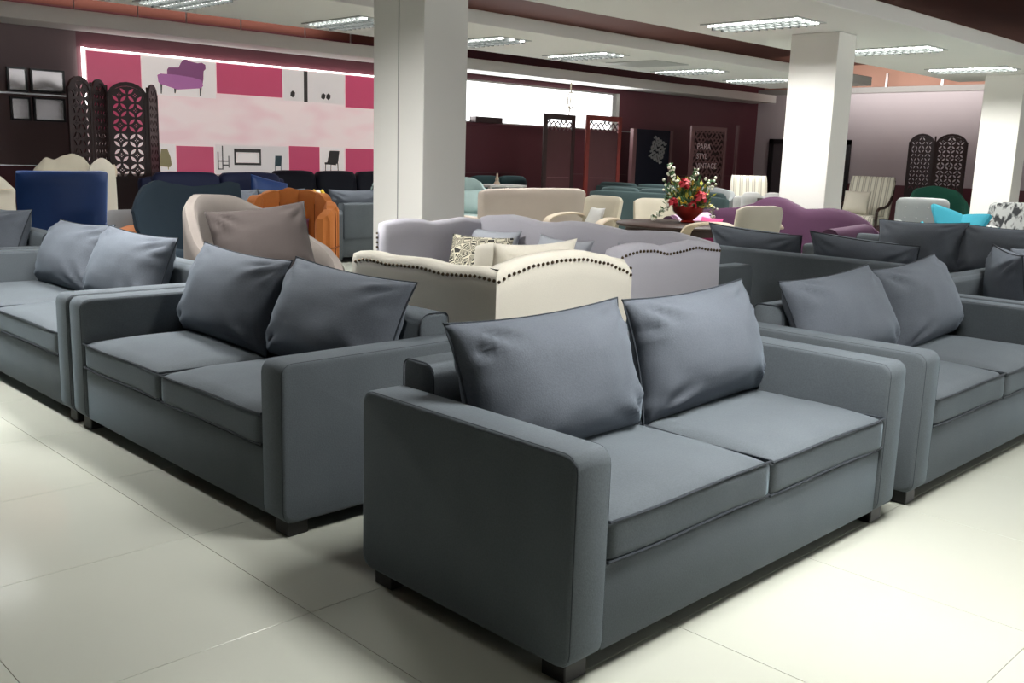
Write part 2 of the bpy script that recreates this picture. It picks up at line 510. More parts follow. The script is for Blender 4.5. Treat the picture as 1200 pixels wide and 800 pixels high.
for x, y in tiles[240:]:
    xa, xb = max(x-TS/2, X0)+0.0011, min(x+TS/2, X1)-0.0011
    ya, yb = max(y-TS/2, Y0)+0.0011, min(y+TS/2, Y1)-0.0011
    if xb > xa and yb > ya: rest.box(xa, xb, ya, yb, -0.008, 0.0)
ro = rest.build('distant_tiles', MT['tile'], fl, sharp=None); ro['kind'] = 'stuff'

struct(MB().box(X0-0.2, X1+0.6, Y0-0.2, Y1+0.2, ZT, ZT+0.15).build('ceiling', MT['terracotta'], sharp=None))

# hung white ceiling bands
def band(n, xa, xb, ya, yb, za=2.9, zb=3.06):
    return struct(MB().box(xa, xb, ya, yb, za, zb, 0.006, 1).build('ceiling_panel', MT['gypsum']))

# back wall (y = 14) with a high window; openings built as pieces
WX0, WX1, WZ0, WZ1 = 12.0, 17.02, 2.0, 2.8
wb_ = MB()
wb_.box(X0, WX0, Y1, Y1+0.2, 0, ZT).box(WX1, X1+0.3, Y1, Y1+0.2, 0, ZT)
wb_.box(WX0, WX1, Y1, Y1+0.2, 0, WZ0).box(WX0, WX1, Y1, Y1+0.2, WZ1, ZT)
wall_back = struct(wb_.build('wall_back', MT['maroon'], sharp=None))
# mauve painted field of the back wall left of the poster and above it
MB().box(X0, 5.36, Y1-0.012, Y1, 1.09, 2.9).build('wall_panel', MT['mauvewall'], wall_back, sharp=None)
MB().box(5.36, 11.98, Y1-0.012, Y1, 2.70, 3.2).build('wall_panel', MT['maroon'], wall_back, sharp=None)
MB().box(X0, 11.98, Y1-0.01, Y1, 3.2, ZT).build('wall_panel', MT['terracotta'], wall_back, sharp=None)
# aluminium inlay strips of the panelling
MB().box(X0, 5.36, Y1-0.022, Y1-0.011, 2.01, 2.03).build('inlay_strip', MT['steel'], wall_back, sharp=None)
MB().box(X0, 6.1, Y1-0.022, Y1-0.0, 1.075, 1.09).build('inlay_strip', MT['steel'], wall_back, sharp=None)
for xa, xb in ((12.0, 13.9), (14.9, 17.4), (19.2, 22.6)):
    MB().box(xa, xb, Y1-0.012, Y1, 1.05, 1.062).build('inlay_strip', MT['pinkwood'], wall_back, sharp=None)
MB().box(17.05, 18.2, Y1-0.012, Y1, 1.99, 2.005).build('inlay_strip', MT['steel'], wall_back, sharp=None)

w1 = struct(MB().box(WX0, WX1, Y1+0.09, Y1+0.098, WZ0, WZ1).build('window_1', MT['glass'], sharp=None))
wf = MB()
wf.box(WX1-0.09, WX1+0.0, Y1-0.02, Y1+0.14, WZ0, WZ1).box(WX0, WX1, Y1+0.07, Y1+0.12, WZ0, WZ0+0.03).box(WX0, WX1, Y1+0.07, Y1+0.12, WZ1-0.03, WZ1).box(WX0, WX0+0.05, Y1, Y1+0.14, WZ0, WZ1)
wf.build('window_frame', MT['plaster'], w1, sharp=None)
MB().box(WX0, WX1+0.02, Y1-0.07, Y1+0.07, WZ0-0.03, WZ0).build('window_sill', MT['maroon'], w1, sharp=None)

# far wall on the right (x = 22.7): maroon dado, pale field, rail, void above
DX0, DX1 = 11.32, 13.55
wr = MB()
wr.box(X1, X1+0.2, Y0, Y1, 0.99, 3.12)
wall_far = struct(wr.build('wall_right', MT['palewall'], sharp=None))
MB().box(X1-0.015, X1+0.2, Y0, Y1, 0, 0.99).build('dado_panel', MT['maroon'], wall_far, sharp=None)
MB().box(X1-0.04, X1+0.2, Y0, Y1, 3.12, 3.25).build('top_rail', MT['trofframe'], wall_far, sharp=None)
MB().box(X1+0.25, X1+0.4, Y0, Y1, 0, ZT).build('upper_wall', MT['peach_lit'], wall_far, sharp=None)
for y in (9.3, 10.6, 12.0, 8.0):
    MB().box(X1-0.02, X1+0.02, y-0.025, y+0.025, 3.25, 3.56).build('rail_post', MT['steel'], wall_far, sharp=None)
dr = struct(MB().box(X1-0.03, X1-0.018, DX0+0.12, DX1-0.12, 0.03, 1.9).build('door_1', MT['smoke'], sharp=None))
df = MB()
df.box(X1-0.07, X1-0.015, DX0, DX0+0.12, 0, 2.02).box(X1-0.07, X1-0.015, DX1-0.12, DX1, 0, 2.02).box(X1-0.07, X1-0.015, DX0, DX1, 1.9, 2.02).box(X1-0.07, X1-0.015, (DX0+DX1)/2+0.2, (DX0+DX1)/2+0.32, 0, 1.9)
df.build('door_frame', MT['dkframe'], dr, sharp=None)

# shop front behind the camera and the near side wall
sf = MB()
for xa, xb in ((X0, -2.9), (1.2, 6.8), (16.4, X1)): sf.box(xa, xb, Y0-0.2, Y0, 0, ZT)
sf.box(-2.9, 1.2, Y0-0.2, Y0, 0, 0.7).box(-2.9, 1.2, Y0-0.2, Y0, 2.8, ZT)
sf.box(6.8, 16.4, Y0-0.2, Y0, 0, 0.7).box(6.8, 16.4, Y0-0.2, Y0, 2.8, ZT)
struct(sf.build('wall_front', MT['plaster'], sharp=None))
for i, (xa, xb) in enumerate(((-2.9, 1.2), (6.8, 16.4))):
    g = struct(MB().box(xa, xb, Y0-0.1, Y0-0.092, 0.7, 2.8).build('window_%d' % (i+2), MT['glass'], sharp=None))
    f = MB(); n = 2 if i == 0 else 6
    for k in range(n+1):
        x = xa+(xb-xa)*k/n; f.box(x-0.03, x+0.03, Y0-0.14, Y0-0.05, 0.7, 2.8)
    f.build('window_frame', MT['steel'], g, sharp=None)
struct(MB().box(X0-0.2, X0, Y0, Y1, 0, ZT).build('wall_left', MT['mauvewall'], sharp=None))

# ceiling bands: name them as ceiling panels of the setting
b1 = band(1, X0, 17.75, 4.75, 7.0)
b2 = band(2, X0, 18.0, 8.7, 10.87)
b3 = band(3, X0, 22.3, 13.25, 13.95, 2.89, 3.08)
b0 = band(0, X0, 17.75, -1.6, 2.2)

# access hatch in band 2
tag(MB().box(12.2, 13.05, 9.35, 10.35, 2.889, 2.8995, 0.003, 1).build('access_hatch', MT['trofframe']), 'plain pale grey access panel in the white ceiling band', 'panel')

# recessed louvre troffers
def make_troffer(label):
    t = thing('ceiling_light', label, 'ceiling light', (0, 0, 2.9), 0, 'louvre lights in the hung ceiling bands')
    f = MB(); L, W = 0.6, 0.3
    f.box(-W, W, -L, -L+0.02, -0.012, 0.0).box(-W, W, L-0.02, L, -0.012, 0.0).box(-W, -W+0.02, -L+0.02, L-0.02, -0.012, 0.0).box(W-0.02, W, -L+0.02, L-0.02, -0.012, 0.0)
    f.build('frame', MT['trofframe'], t, sharp=None)
    g = MB()
    for k in range(1, 12):
        y = -L+0.02+(2*L-0.04)*k/12
        g.box(-W+0.02, W-0.02, y-0.002, y+0.002, -0.037, -0.006)
    for x in (-0.093, 0.093):
        g.box(x-0.006, x+0.006, -L+0.02, L-0.02, -0.046, -0.006)
    g.build('louvre_grid', MT['troffer'], t, sharp=None)
    r = MB().box(-W+0.02, W-0.02, -L+0.02, L-0.02, -0.005, -0.001)
    r.build('reflector', MT['troffer'], t, sharp=None)
    for x in (-0.186, 0.0, 0.186):
        MB().tube([(x, -L+0.03, -0.018), (x, L-0.03, -0.018)], 0.009, 8).build('lamp_tube', MT['tube'], t)
    return t
tro = make_troffer('recessed louvre light in the near ceiling band, left of the far white pillar')
spots = [((9.6, 5.95), None, 1),
         ((12.58, 5.85), 'louvre light just right of the top of the second white pillar', 1),
         ((15.55, 5.95), 'louvre light in front of the rightmost white pillar', 1),
         ((11.2, 9.9), 'louvre light left of the plain access panel', 1),
         ((14.05, 10.05), 'louvre light just right of the plain access panel', 1),
         ((16.1, 9.95), 'louvre light at the far end of the second ceiling band', 1),
         ((9.15, 9.9), 'louvre light touching the right side of the near white pillar', 1),
         ((7.0, 9.9), 'louvre light touching the left side of the near white pillar', 1),
         ((4.95, 9.95), 'louvre light cut by the top edge above the pink poster', 1),
         ((2.75, 9.95), 'louvre light beyond the left edge, mirrored in the floor tiles', 1),
         ((6.6, 5.95), 'louvre light in the near band above the second white pillar row', 1),
         ((3.0, 1.25), 'louvre light above the front sofa', 1), ((6.6, 1.25), 'louvre light in the front band, second along', 1),
         ((9.6, 1.25), 'louvre light in the front band, third along', 1), ((12.6, 1.25), 'louvre light in the front band, fourth along', 1),
         ((1.35, 5.95), 'louvre light in the near band over the left aisle', 1), ((2.9, 5.4), 'louvre light in the near band behind the aisle sofas', 1)]
for i, ((x, y), lab, on) in enumerate(spots):
    o = tro if i == 0 else copy_tree(tro)
    o.location = (x, y, 2.9)
    if lab: o['label'] = lab
    p = TROFFER_W*{0: 0.8, 1: 0.75, 2: 0.75, 3: 0.5, 4: 0.5, 5: 0.5, 6: 0.4, 7: 0.4, 8: 0.4, 9: 0.4, 10: 0.65, 11: 1.05, 12: 0.5, 13: 0.5, 14: 0.9, 15: 0.8, 16: 0.85}.get(i, 1.0)
    area('troffer_glow', (x, y, 2.894), (0, 0, 0), 0.52, 1.12, p, (1.0, 0.995, 0.97), 138)

# pillars with a shadow groove on the left face
def pillar(x, y, label, groove=False):
    t = thing('pillar', label, 'pillar', (x, y, 0), 0, 'white square pillars'); t['kind'] = 'structure'
    del t['category']
    MB().box(0, 0.42, 0, 0.6, 0, 2.9, 0.006, 1).build('shaft', MT['plaster'], t)
    if groove: MB().box(-0.002, 0.0, 0.285, 0.295, 0, 2.9).build('groove', MT['groove'], t, sharp=None)
    MB().box(-0.012, 0.432, -0.012, 0.612, 0, 0.1, 0.003, 1).build('skirting', MT['groove'], t)
pillar(4.56, 5.56, 'near white square pillar behind the pale grey sofa', True)
pillar(10.6, 5.56, 'white square pillar behind the plum camelback sofa')
pillar(16.68, 5.56, 'white square pillar behind the turquoise chair')

# thin hangers between beam and ceiling
for i, x in enumerate((4.1, 5.15, 6.0, 6.7, 7.55, 8.65, 9.5)):
    o = MB().tube([(x, 13.45, 3.08), (x, 13.45, ZT)], 0.011, 6).build('hanger_rod', MT['steel'], b3)

# glowing strips stand in for daylight leaking past the poster's top and left edges
PX0, PX1, PZ0, PZ1 = 5.45, 11.6, 0.985, 2.66
po = thing('wall_poster', 'wide back-lit pink and white furniture poster on the back wall', 'poster', (0, 13.94, 0))
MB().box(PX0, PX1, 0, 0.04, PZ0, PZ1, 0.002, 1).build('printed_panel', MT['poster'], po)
MB().box(PX0, PX1, -0.006, 0.03, PZ1+0.002, PZ1+0.02).build('daylight_leak', MT['strip'], po, sharp=None)
MB().box(PX0-0.035, PX0-0.003, -0.006, 0.03, 1.9, PZ1+0.03).build('daylight_leak', MT['strip'], po, sharp=None)
MB().box(PX0, PX1, -0.006, 0.03, PZ0-0.03, PZ0-0.004).build('bottom_rail', MT['plaster'], po, sharp=None)
def patch(name, m, x0, x1, z0, z1, d=0.003):
    return MB().box(x0, x1, -d, -0.0002, z0, z1).build(name, MT[m], po, sharp=None)
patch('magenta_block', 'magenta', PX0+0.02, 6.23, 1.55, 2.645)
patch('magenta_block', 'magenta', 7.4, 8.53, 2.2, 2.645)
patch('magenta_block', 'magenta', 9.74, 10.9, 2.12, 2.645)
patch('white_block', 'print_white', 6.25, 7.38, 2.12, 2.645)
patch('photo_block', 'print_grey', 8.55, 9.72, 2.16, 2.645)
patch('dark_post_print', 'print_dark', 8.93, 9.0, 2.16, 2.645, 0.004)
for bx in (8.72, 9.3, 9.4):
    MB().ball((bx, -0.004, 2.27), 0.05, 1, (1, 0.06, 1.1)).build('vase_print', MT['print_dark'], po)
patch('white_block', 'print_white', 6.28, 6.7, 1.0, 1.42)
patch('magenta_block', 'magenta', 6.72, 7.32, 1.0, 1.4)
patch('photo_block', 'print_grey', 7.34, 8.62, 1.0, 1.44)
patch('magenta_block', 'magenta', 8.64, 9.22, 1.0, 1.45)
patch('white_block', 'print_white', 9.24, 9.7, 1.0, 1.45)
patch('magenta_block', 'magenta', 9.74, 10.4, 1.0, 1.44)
def flat(name, m, polys, x, z, s, d=0.0045):
    for poly in polys:
        MB().prism([(x+px*s, z+pz*s) for px, pz in poly], -d, -0.0035).build(name, MT[m], po, sharp=None)
# printed chaise longue
CH = (6.47, 2.12, 0.6)
flat('chaise_print', 'print_purple_d', [[(.25, .44), (.25, .6), (.29, .66), (.55, .68), (.6, .78), (.66, .86), (.74, .89), (.84, .85), (1.05, .82), (1.16, .84), (1.25, .8), (1.26, .7), (1.2, .64), (1.19, .45), (1.16, .3), (.8, .36)]], *CH)
flat('chaise_print', 'print_purple', [[(.02, .3), (.06, .26), (.5, .15), (1.1, .22), (1.18, .28), (1.14, .42), (.9, .47), (.5, .5), (.08, .5), (.0, .46)]], CH[0], CH[1], CH[2], 0.0052)
flat('chaise_print', 'print_dark', [[(.07, .03), (.1, .03), (.12, .27), (.07, .28)], [(.42, .06), (.45, .06), (.47, .17), (.41, .18)], [(1.08, .03), (1.11, .03), (1.14, .25), (1.08, .24)]], *CH)
# printed armchair, bed, chairs
flat('armchair_print', 'print_olive', [[(0, .2), (.9, .15), (1, .3), (.95, .75), (.75, 1.25), (.35, 1.25), (.25, .6), (0, .45)], [(.05, 0), (.1, 0), (.12, .2), (.05, .2)], [(.75, 0), (.8, 0), (.82, .2), (.75, .2)]], 6.4, 1.05, 0.24)
flat('bed_print', 'print_dark', [[(0, .2), (1.3, .2), (1.3, .9), (1.22, .9), (1.22, .3), (.08, .3), (.08, .9), (0, .9)], [(0, .75), (1.3, .75), (1.3, .9), (0, .9)]], 7.66, 1.06, 0.36)
flat('bed_print', 'print_white', [[(.1, .3), (1.2, .3), (1.05, .68), (.25, .68)]], 7.66, 1.06, 0.36)
flat('shelf_print', 'print_dark', [[(0, 0), (.06, 0), (.06, .9), (0, .9)], [(.25, 0), (.31, 0), (.31, 1.2), (.25, 1.2)], [(.6, .1), (.65, .1), (.65, .7), (.6, .7)], [(0, 0), (.31, 0), (.31, .05), (0, .05)], [(0, .4), (.65, .4), (.65, .46), (0, .46)], [(.31, .2), (.6, .2), (.6, .26), (.31, .26)]], 7.38, 1.06, 0.3)
flat('small_chair_print', 'print_teal', [[(.05, .3), (.55, .3), (.6, 1.0), (.1, 1.0)], [(.05, 0), (.1, 0), (.1, .3), (.05, .3)], [(.5, 0), (.55, 0), (.55, .3), (.5, .3)]], 8.36, 1.05, 0.24)
flat('small_chair_print', 'print_dark', [[(.15, .5), (.8, .45), (.9, 1.1), (.3, 1.1)], [(0, .42), (.7, .38), (.7, .5), (0, .52)], [(.02, 0), (.06, 0), (.08, .42), (.03, .42)], [(.35, 0), (.39, 0), (.4, .42), (.36, .42)], [(.8, 0), (.84, 0), (.82, .48), (.76, .48)]], 9.32, 1.03, 0.33)

# four mirrors in dark frames on the back wall
for i, (xa, xb, za, zb, lab) in enumerate(((4.44, 4.69, 2.04, 2.35, 'small dark-framed wall mirror, upper one beside the left edge'),
                                           (4.73, 5.17, 2.05, 2.35, 'wider dark-framed wall mirror, upper one next to the folding screen'),
                                           (4.46, 4.71, 1.67, 1.97, 'small dark-framed wall mirror, lower one beside the left edge'),
                                           (4.75, 5.16, 1.67, 1.98, 'wider dark-framed wall mirror, lower one reflecting lattice light'))):
    t = thing('wall_mirror', lab, 'mirror', ((xa+xb)/2, 13.955, za), 0, 'mirrors in dark frames on the back wall')
    w, h = (xb-xa)/2, zb-za
    MB().box(-w+0.02, w-0.02, 0.0, 0.02, 0.02, h-0.02).build('mirror_glass', MT['mirror'], t, sharp=None)
    MB().box(-w, w, -0.012, 0.03, 0, 0.025).box(-w, w, -0.012, 0.03, h-0.025, h).box(-w, -w+0.025, -0.012, 0.03, 0.025, h-0.025).box(w-0.025, w, -0.012, 0.03, 0.025, h-0.025).build('frame', MT['dkframe'], t, sharp=None)

# ------------------------------------------------------------------ carved folding screens
def holed_plate(name, outer, holes, thick, mat):
    """flat plate with pierced holes: a filled 2D curve, turned into a mesh; lies in xz"""
    cu = bpy.data.curves.new(name, 'CURVE'); cu.dimensions = '2D'; cu.fill_mode = 'BOTH'; cu.extrude = thick/2
    for lp in [outer]+holes:
        sp_ = cu.splines.new('POLY'); sp_.points.add(len(lp)-1)
        for p, q in zip(sp_.points, lp): p.co = (q[0], q[1], 0, 1)
        sp_.use_cyclic_u = True
    o = bpy.data.objects.new(name, cu); COL.objects.link(o)
    dg = bpy.context.evaluated_depsgraph_get()
    me = bpy.data.meshes.new_from_object(o.evaluated_get(dg))
    bpy.data.objects.remove(o)
    me.transform(Matrix.Rotation(PI/2, 4, 'X'))
    me.materials.clear(); me.materials.append(mat)
    return me

def lens(cx, cz, L, W, ang, n=4):
    pts = []
    for k in range(n+1):
        t = -1+2*k/n; pts.append((t*L/2, W/2*(1-t*t)))
    for k in range(1, n):
        t = 1-2*k/n; pts.append((t*L/2, -W/2*(1-t*t)))
    c, s_ = math.cos(ang), math.sin(ang)
    return [(cx+x*c-z*s_, cz+x*s_+z*c) for x, z in pts]

def dot(cx, cz, r):
    return [(cx+r*math.cos(a*PI/2), cz+r*math.sin(a*PI/2)) for a in range(4)]

def arched_panel(w, h, z0, cols=2):
    """pierced petal fretwork with an arched head"""
    hw = w/2
    outer = [(-hw, z0), (hw, z0), (hw, h-hw*0.72)]
    for k in range(1, 12):
        a = PI*k/12; outer.append((hw*math.cos(a), h-hw*0.72+hw*0.72*math.sin(a)))
    outer.append((-hw, h-hw*0.72))
    c = w/cols*0.92; holes = []
    x0 = -c*cols/2
    rows = int((h-z0-0.05)/c)+1
    def ok(x, z, m):
        if z < z0+m or abs(x) > hw-m: return False
        return z < h-hw*0.72+hw*0.72*math.sqrt(max(0, 1-(abs(x)/hw)**2))-m
    for r in range(rows):
        for q in range(cols):
            cx, cz = x0+(q+0.5)*c, h-0.015-(r+0.5)*c
            for sx in (-1, 1):
                for sz in (-1, 1):
                    a = math.atan2(sz, sx); px, pz_ = cx+sx*c*0.25, cz+sz*c*0.25
                    if ok(px, pz_, c*0.23): holes.append(lens(px, pz_, c*0.52, c*0.2, a+PI/2))
            for dx, dz in ((0.09, 0), (-0.09, 0), (0, 0.09), (0, -0.09)):
                if ok(cx+dx*c, cz+dz*c, c*0.1): holes.append(dot(cx+dx*c, cz+dz*c, c*0.045))
    return outer, holes

def arched_screen(loc, rz, label, panels, w, h, fold, mat='lattice', cols=2, group='pierced arched folding screens'):
    t = thing('folding_screen', label, 'folding screen', loc, rz, group)
    outer, holes = arched_panel(w-0.09, h-0.06, h*0.42, cols)
    me = holed_plate('pierced_panel', outer, holes, 0.014, MT[mat])
    x, y = 0.0, 0.0
    for k in range(panels):
        ang = fold[k]
        mx = Matrix.Translation((x, y, 0)) @ Matrix.Rotation(ang, 4, 'Z') @ Matrix.Translation((w/2, 0, 0))
        f = MB()
        hw = w/2
        f.box(-hw, -hw+0.05, -0.014, 0.014, 0.04, h-hw*0.55, 0.004, 1).box(hw-0.05, hw, -0.014, 0.014, 0.04, h-hw*0.55, 0.004, 1)
        f.box(-hw+0.05, hw-0.05, -0.014, 0.014, 0.08, 0.16).box(-hw+0.05, hw-0.05, -0.014, 0.014, h*0.40, h*0.43)
        f.box(-hw+0.05, hw-0.05, -0.006, 0.006, 0.16, h*0.40)
        ri, ro_ = hw-0.05, hw-0.004
        zc = h-hw*0.72-0.02
        for q in range(10):
            a0, a1 = PI*q/10, PI*(q+1)/10
            pts = [(ri*math.cos(a0), zc+ri*0.72*math.sin(a0)), (ro_*math.cos(a0), zc+(ro_*0.72+0.02)*math.sin(a0)), (ro_*math.cos(a1), zc+(ro_*0.72+0.02)*math.sin(a1)), (ri*math.cos(a1), zc+ri*0.72*math.sin(a1))]
            f.prism(pts, -0.014, 0.014)
        f.xform(mx)
        f.build('panel_frame', MT[mat], t)
        o = link('pierced_panel', me, t); o.matrix_local = mx
        e = Matrix.Translation((x, y, 0)) @ Matrix.Rotation(ang, 4, 'Z')
        p = e @ Vector((w, 0, 0)); x, y = p.x, p.y
        if k < panels-1:
            MB().tube([(x, y, 0.0), (x, y, h-0.06)], 0.02, 8).build('post', MT[mat], t)
    return t
arched_screen((4.65, 12.5, 0), 0.0, 'dark pierced arched folding screen in front of the pink poster', 4, 0.52, 2.22, [math.radians(a) for a in (37, 48, -15, 52)])
arched_screen((21.75, 9.5, 0), math.radians(-90), 'dark pierced arched folding screen against the pale far wall', 2, 0.66, 2.15, [math.radians(-14), math.radians(14)], cols=3)

# fretwork built from bars clipped to a rectangle
def fret_bars(mb, x0, x1, z0, z1, step, t, y, depth):
    """meandering fret: 45 degree bars with alternating short returns"""
    def clip(p, q):
        (ax, az), (bx, bz) = p, q
        dx, dz = bx-ax, bz-az; t0, t1 = 0.0, 1.0
        for P_, Q_ in ((-dx, ax-x0), (dx, x1-ax), (-dz, az-z0), (dz, z1-az)):
            if abs(P_) < 1e-9:
                if Q_ < 0: return None
            else:
                r = Q_/P_
                if P_ < 0: t0 = max(t0, r)
                else: t1 = min(t1, r)
        if t0 >= t1: return None
        return (ax+dx*t0, az+dz*t0), (ax+dx*t1, az+dz*t1)
    segs = []; L = (x1-x0)+(z1-z0); n = int(L/step)+2
    for k in range(-n, n):
        c = k*step
        for m in range(-n, n):
            ux, uz = x0+(c+m*step)/1.4142, z0+(c-m*step)/1.4142
            if (k+m) % 2 == 0: segs.append(((ux, uz), (ux+2*step/1.4142, uz+2*step/1.4142) if (k % 4 < 2) else (ux+step/1.4142, uz+step/1.4142)))
            else: segs.append(((ux, uz), (ux+2*step/1.4142, uz-2*step/1.4142) if (m % 4 < 2) else (ux+step/1.4142, uz-step/1.4142)))
    for p, q in segs:
        r = clip(p, q)
        if not r: continue
        (ax, az), (bx, bz) = r
        l = math.hypot(bx-ax, bz-az)
        if l < t: continue
        mx = Matrix.Translation(((ax+bx)/2, y, (az+bz)/2)) @ Matrix.Rotation(-math.atan2(bz-az, bx-ax), 4, 'Y')
        mb.box(-l/2, l/2, -depth/2, depth/2, -t/2, t/2, mtx=mx)

def board_screen(loc, rz, label, w, h, frame, panel):
    t = thing('screen_panel', label, 'screen', loc, rz, 'tall screens with a small fretwork window')
    hw = w/2; zt0, zt1 = h-0.31, h-0.1
    f = MB().box(-hw, -hw+0.1, -0.02, 0.02, 0, h, 0.004, 1).box(hw-0.1, hw, -0.02, 0.02, 0, h, 0.004, 1)
    f.box(-hw+0.1, hw-0.1, -0.02, 0.02, h-0.1, h).box(-hw+0.1, hw-0.1, -0.02, 0.02, 0.05, 0.15)
    f.build('frame', MT[frame], t)
    MB().box(-hw+0.1, hw-0.1, -0.008, 0.008, 0.15, zt0).build('board', MT[panel], t, sharp=None)
    g = MB(); fret_bars(g, -hw+0.1, hw-0.1, zt0, zt1, 0.085, 0.018, 0, 0.014)
    g.build('fretwork', MT[panel], t, sharp=None)
    MB().box(-hw+0.14, hw-0.14, -0.012, -0.008, 1.02, 1.035).build('inlay_strip', MT['pinkwood'], t, sharp=None)
    return t
board_screen((13.62, 12.6, 0), 0.06, 'dark brown tall screen with a fretwork top, beside the rosewood one', 0.92, 2.19, 'lattice', 'screenboard')
board_screen((14.72, 12.45, 0), -0.05, 'rosewood-framed tall screen with a fretwork top, in front of the bright window', 1.0, 2.21, 'redwood', 'screenboard')

def fret_panel(name, label, loc, rz, w, h, z0, m, step=0.09):
    t = thing(name, label, 'screen', loc, rz)
    hw = w/2
    f = MB().box(-hw, -hw+0.1, -0.02, 0.02, 0, h).box(hw-0.08, hw, -0.02, 0.02, 0, h).box(-hw+0.1, hw-0.08, -0.02, 0.02, h-0.1, h).box(-hw+0.1, hw-0.08, -0.02, 0.02, 0.05, z0)
    f.build('frame', MT[m], t, sharp=None)
    g = MB(); fret_bars(g, -hw+0.1, hw-0.08, z0, h-0.1, step, 0.03, 0, 0.016)
    g.build('fretwork', MT[m], t, sharp=None)
    MB().box(-hw+0.1, hw-0.08, 0.02, 0.03, z0, h-0.1).build('backing_board', MT['lattice'], t, sharp=None)
    return t
fp = fret_panel('fretwork_screen', 'faded rosewood fretwork screen with small pale lettering', (18.5, 12.6, 0), -0.1, 1.2, 2.16, 0.85, 'pinkwood')
def lettering(text, x, z, size, parent):
    cu = bpy.data.curves.new('lettering', 'FONT'); cu.body = text; cu.size = size; cu.extrude = 0.003
    o = bpy.data.objects.new('lettering', cu); COL.objects.link(o)
    dg = bpy.context.evaluated_depsgraph_get()
    me = bpy.data.meshes.new_from_object(o.evaluated_get(dg)); bpy.data.objects.remove(o)
    me.transform(Matrix.Rotation(PI/2, 4, 'X')); me.materials.clear(); me.materials.append(MT['sign'])
    q = link('lettering', me, parent); q.location = (x, -0.026, z); return q
lettering('PARA', -0.4, 1.66, 0.19, fp)
lettering('STYL', -0.4, 1.46, 0.17, fp)
lettering('VINTAGE', -0.4, 1.25, 0.17, fp)
dp = thing('dark_doorway_panel', 'near-black standing panel carrying a diamond of pale fretwork', 'panel', (17.3, 13.3, 0))
MB().box(-0.55, 0.75, 0, 0.06, 0, 2.05, 0.005, 1).build('board', MT['midnight'], dp)
MB().box(-0.62, -0.5, -0.03, 0.06, 0, 2.05).box(0.72, 0.8, -0.03, 0.06, 0, 2.05).build('frame', MT['pinkwood'], dp, sharp=None)
g = MB(); fret_bars(g, -0.24, 0.24, -0.24, 0.24, 0.075, 0.035, 0, 0.02)
g.xform(Matrix.Translation((0.28, -0.015, 1.62)) @ Matrix.Rotation(math.radians(20), 4, 'Y')); g.build('fretwork', MT['ltgrey'], dp, sharp=None)
tag(MB().box(19.9, 19.97, 12.76, 12.82, 0, 2.25, 0.004, 1).build('standing_post', MT['pinkwood']), 'slim pale pink post standing beside the fretwork screen', 'post')

# cord with a loop hanging in front of the window
lp = [(15.0, 13.6, 2.89), (15.0, 13.6, 2.72)]
for k in range(17):
    a = -PI/2+PI/2+2*PI*k/16
    lp.append((15.0+0.085*math.sin(a), 13.6, 2.54+0.17*math.cos(a)))
lp += [(15.0, 13.6, 2.6), (14.97, 13.6, 2.25)]
tag(MB().tube(lp, 0.012, 6).build('hanging_cord', MT['cord']), 'pale cord with a loop hanging in front of the bright window', 'cord')
tag(MB().box(12.55, 13.25, 13.75, 13.93, 2.0, 2.11, 0.004, 1).build('storage_box', MT['lattice']), 'dark flat box lying on the sill of the bright window', 'box')

# ------------------------------------------------------------------ slate sofas
def pillow_mesh(name, w, h, t, seed, mat, pinch=0.075, wrinkle=1.0, n=26):
    rnd = random.Random(seed)
    ph = [rnd.uniform(0, 6.28) for _ in range(8)]
    def outline(u, v):
        cx = pinch*(1-v*v); cz = pinch*1.25*(1-u*u)
        x = w/2*u*(1-cx*abs(u)**1.5)
        z = h/2*v*(1-(cz*0.9 if v > 0 else cz*0.25)*abs(v)**1.5)
        return x, z
    def surf(u, v, side):
        x, z = outline(u, v)
        e = max(0.0, (1-abs(u)**2.6)*(1-abs(v)**2.6))
        T = t/2*e**0.6*(1-0.16*v)
        # gathers running in from the corners and side seams
        for i, (su, sv) in enumerate(((-1, -1), (1, -1), (-1, 1), (1, 1))):
            du, dv = u-su, v-sv
            d = math.hypot(du, dv*0.9)
            if d < 0.95 and e > 0:
                a = math.atan2(dv, du)
                T += 0.012*wrinkle*math.sin(a*11+ph[i]+d*2)*math.exp(-((d-0.33)/0.24)**2)*min(1, e*3)
        T += 0.006*wrinkle*math.sin(v*13+ph[5]+(3 if u > 0 else 0)+2*math.sin(v*5+ph[6]))*math.exp(-((1-abs(u))/0.2)**2)*min(1, e*4)
        T += 0.010*wrinkle*noise.noise(Vector((u*1.6+seed*3.1, v*1.6, side*2.0+ph[4])))*min(1, e*2)
        T += 0.004*wrinkle*noise.noise(Vector((u*4.5+seed, v*4.5, side*2.0)))*min(1, e*2)
        return Vector((x, -T if side < 0 else T*0.8, z+h/2))
    b = MB(); F = {}; Bk = {}
    par = [math.copysign(abs(-1+2*i/n)**0.72, -1+2*i/n) for i in range(n+1)]
    for i, u in enumerate(par):
        for j, v in enumerate(par):
            F[i, j] = b.bm.verts.new(surf(u, v, -1))
            Bk[i, j] = F[i, j] if i in (0, n) or j in (0, n) else b.bm.verts.new(surf(u, v, 1))
    for i in range(n):
        for j in range(n):
            b.bm.faces.new((F[i, j], F[i+1, j], F[i+1, j+1], F[i, j+1]))
            q = (Bk[i, j+1], Bk[i+1, j+1], Bk[i+1, j], Bk[i, j])
            try: b.bm.faces.new(q)
            except ValueError: pass
    me = b.mesh(name, mat, None); me.polygons.foreach_set('use_smooth', [True]*len(me.polygons))
    loop = []
    for (a, c) in (((-1, -1), (1, -1)), ((1, -1), (1, 1)), ((1, 1), (-1, 1)), ((-1, 1), (-1, -1))):
        for k in range(14):
            t_ = k/14; u, v = a[0]+(c[0]-a[0])*t_, a[1]+(c[1]-a[1])*t_
            x, z = outline(u, v); loop.append((x, 0, z+h/2))
    return me, loop

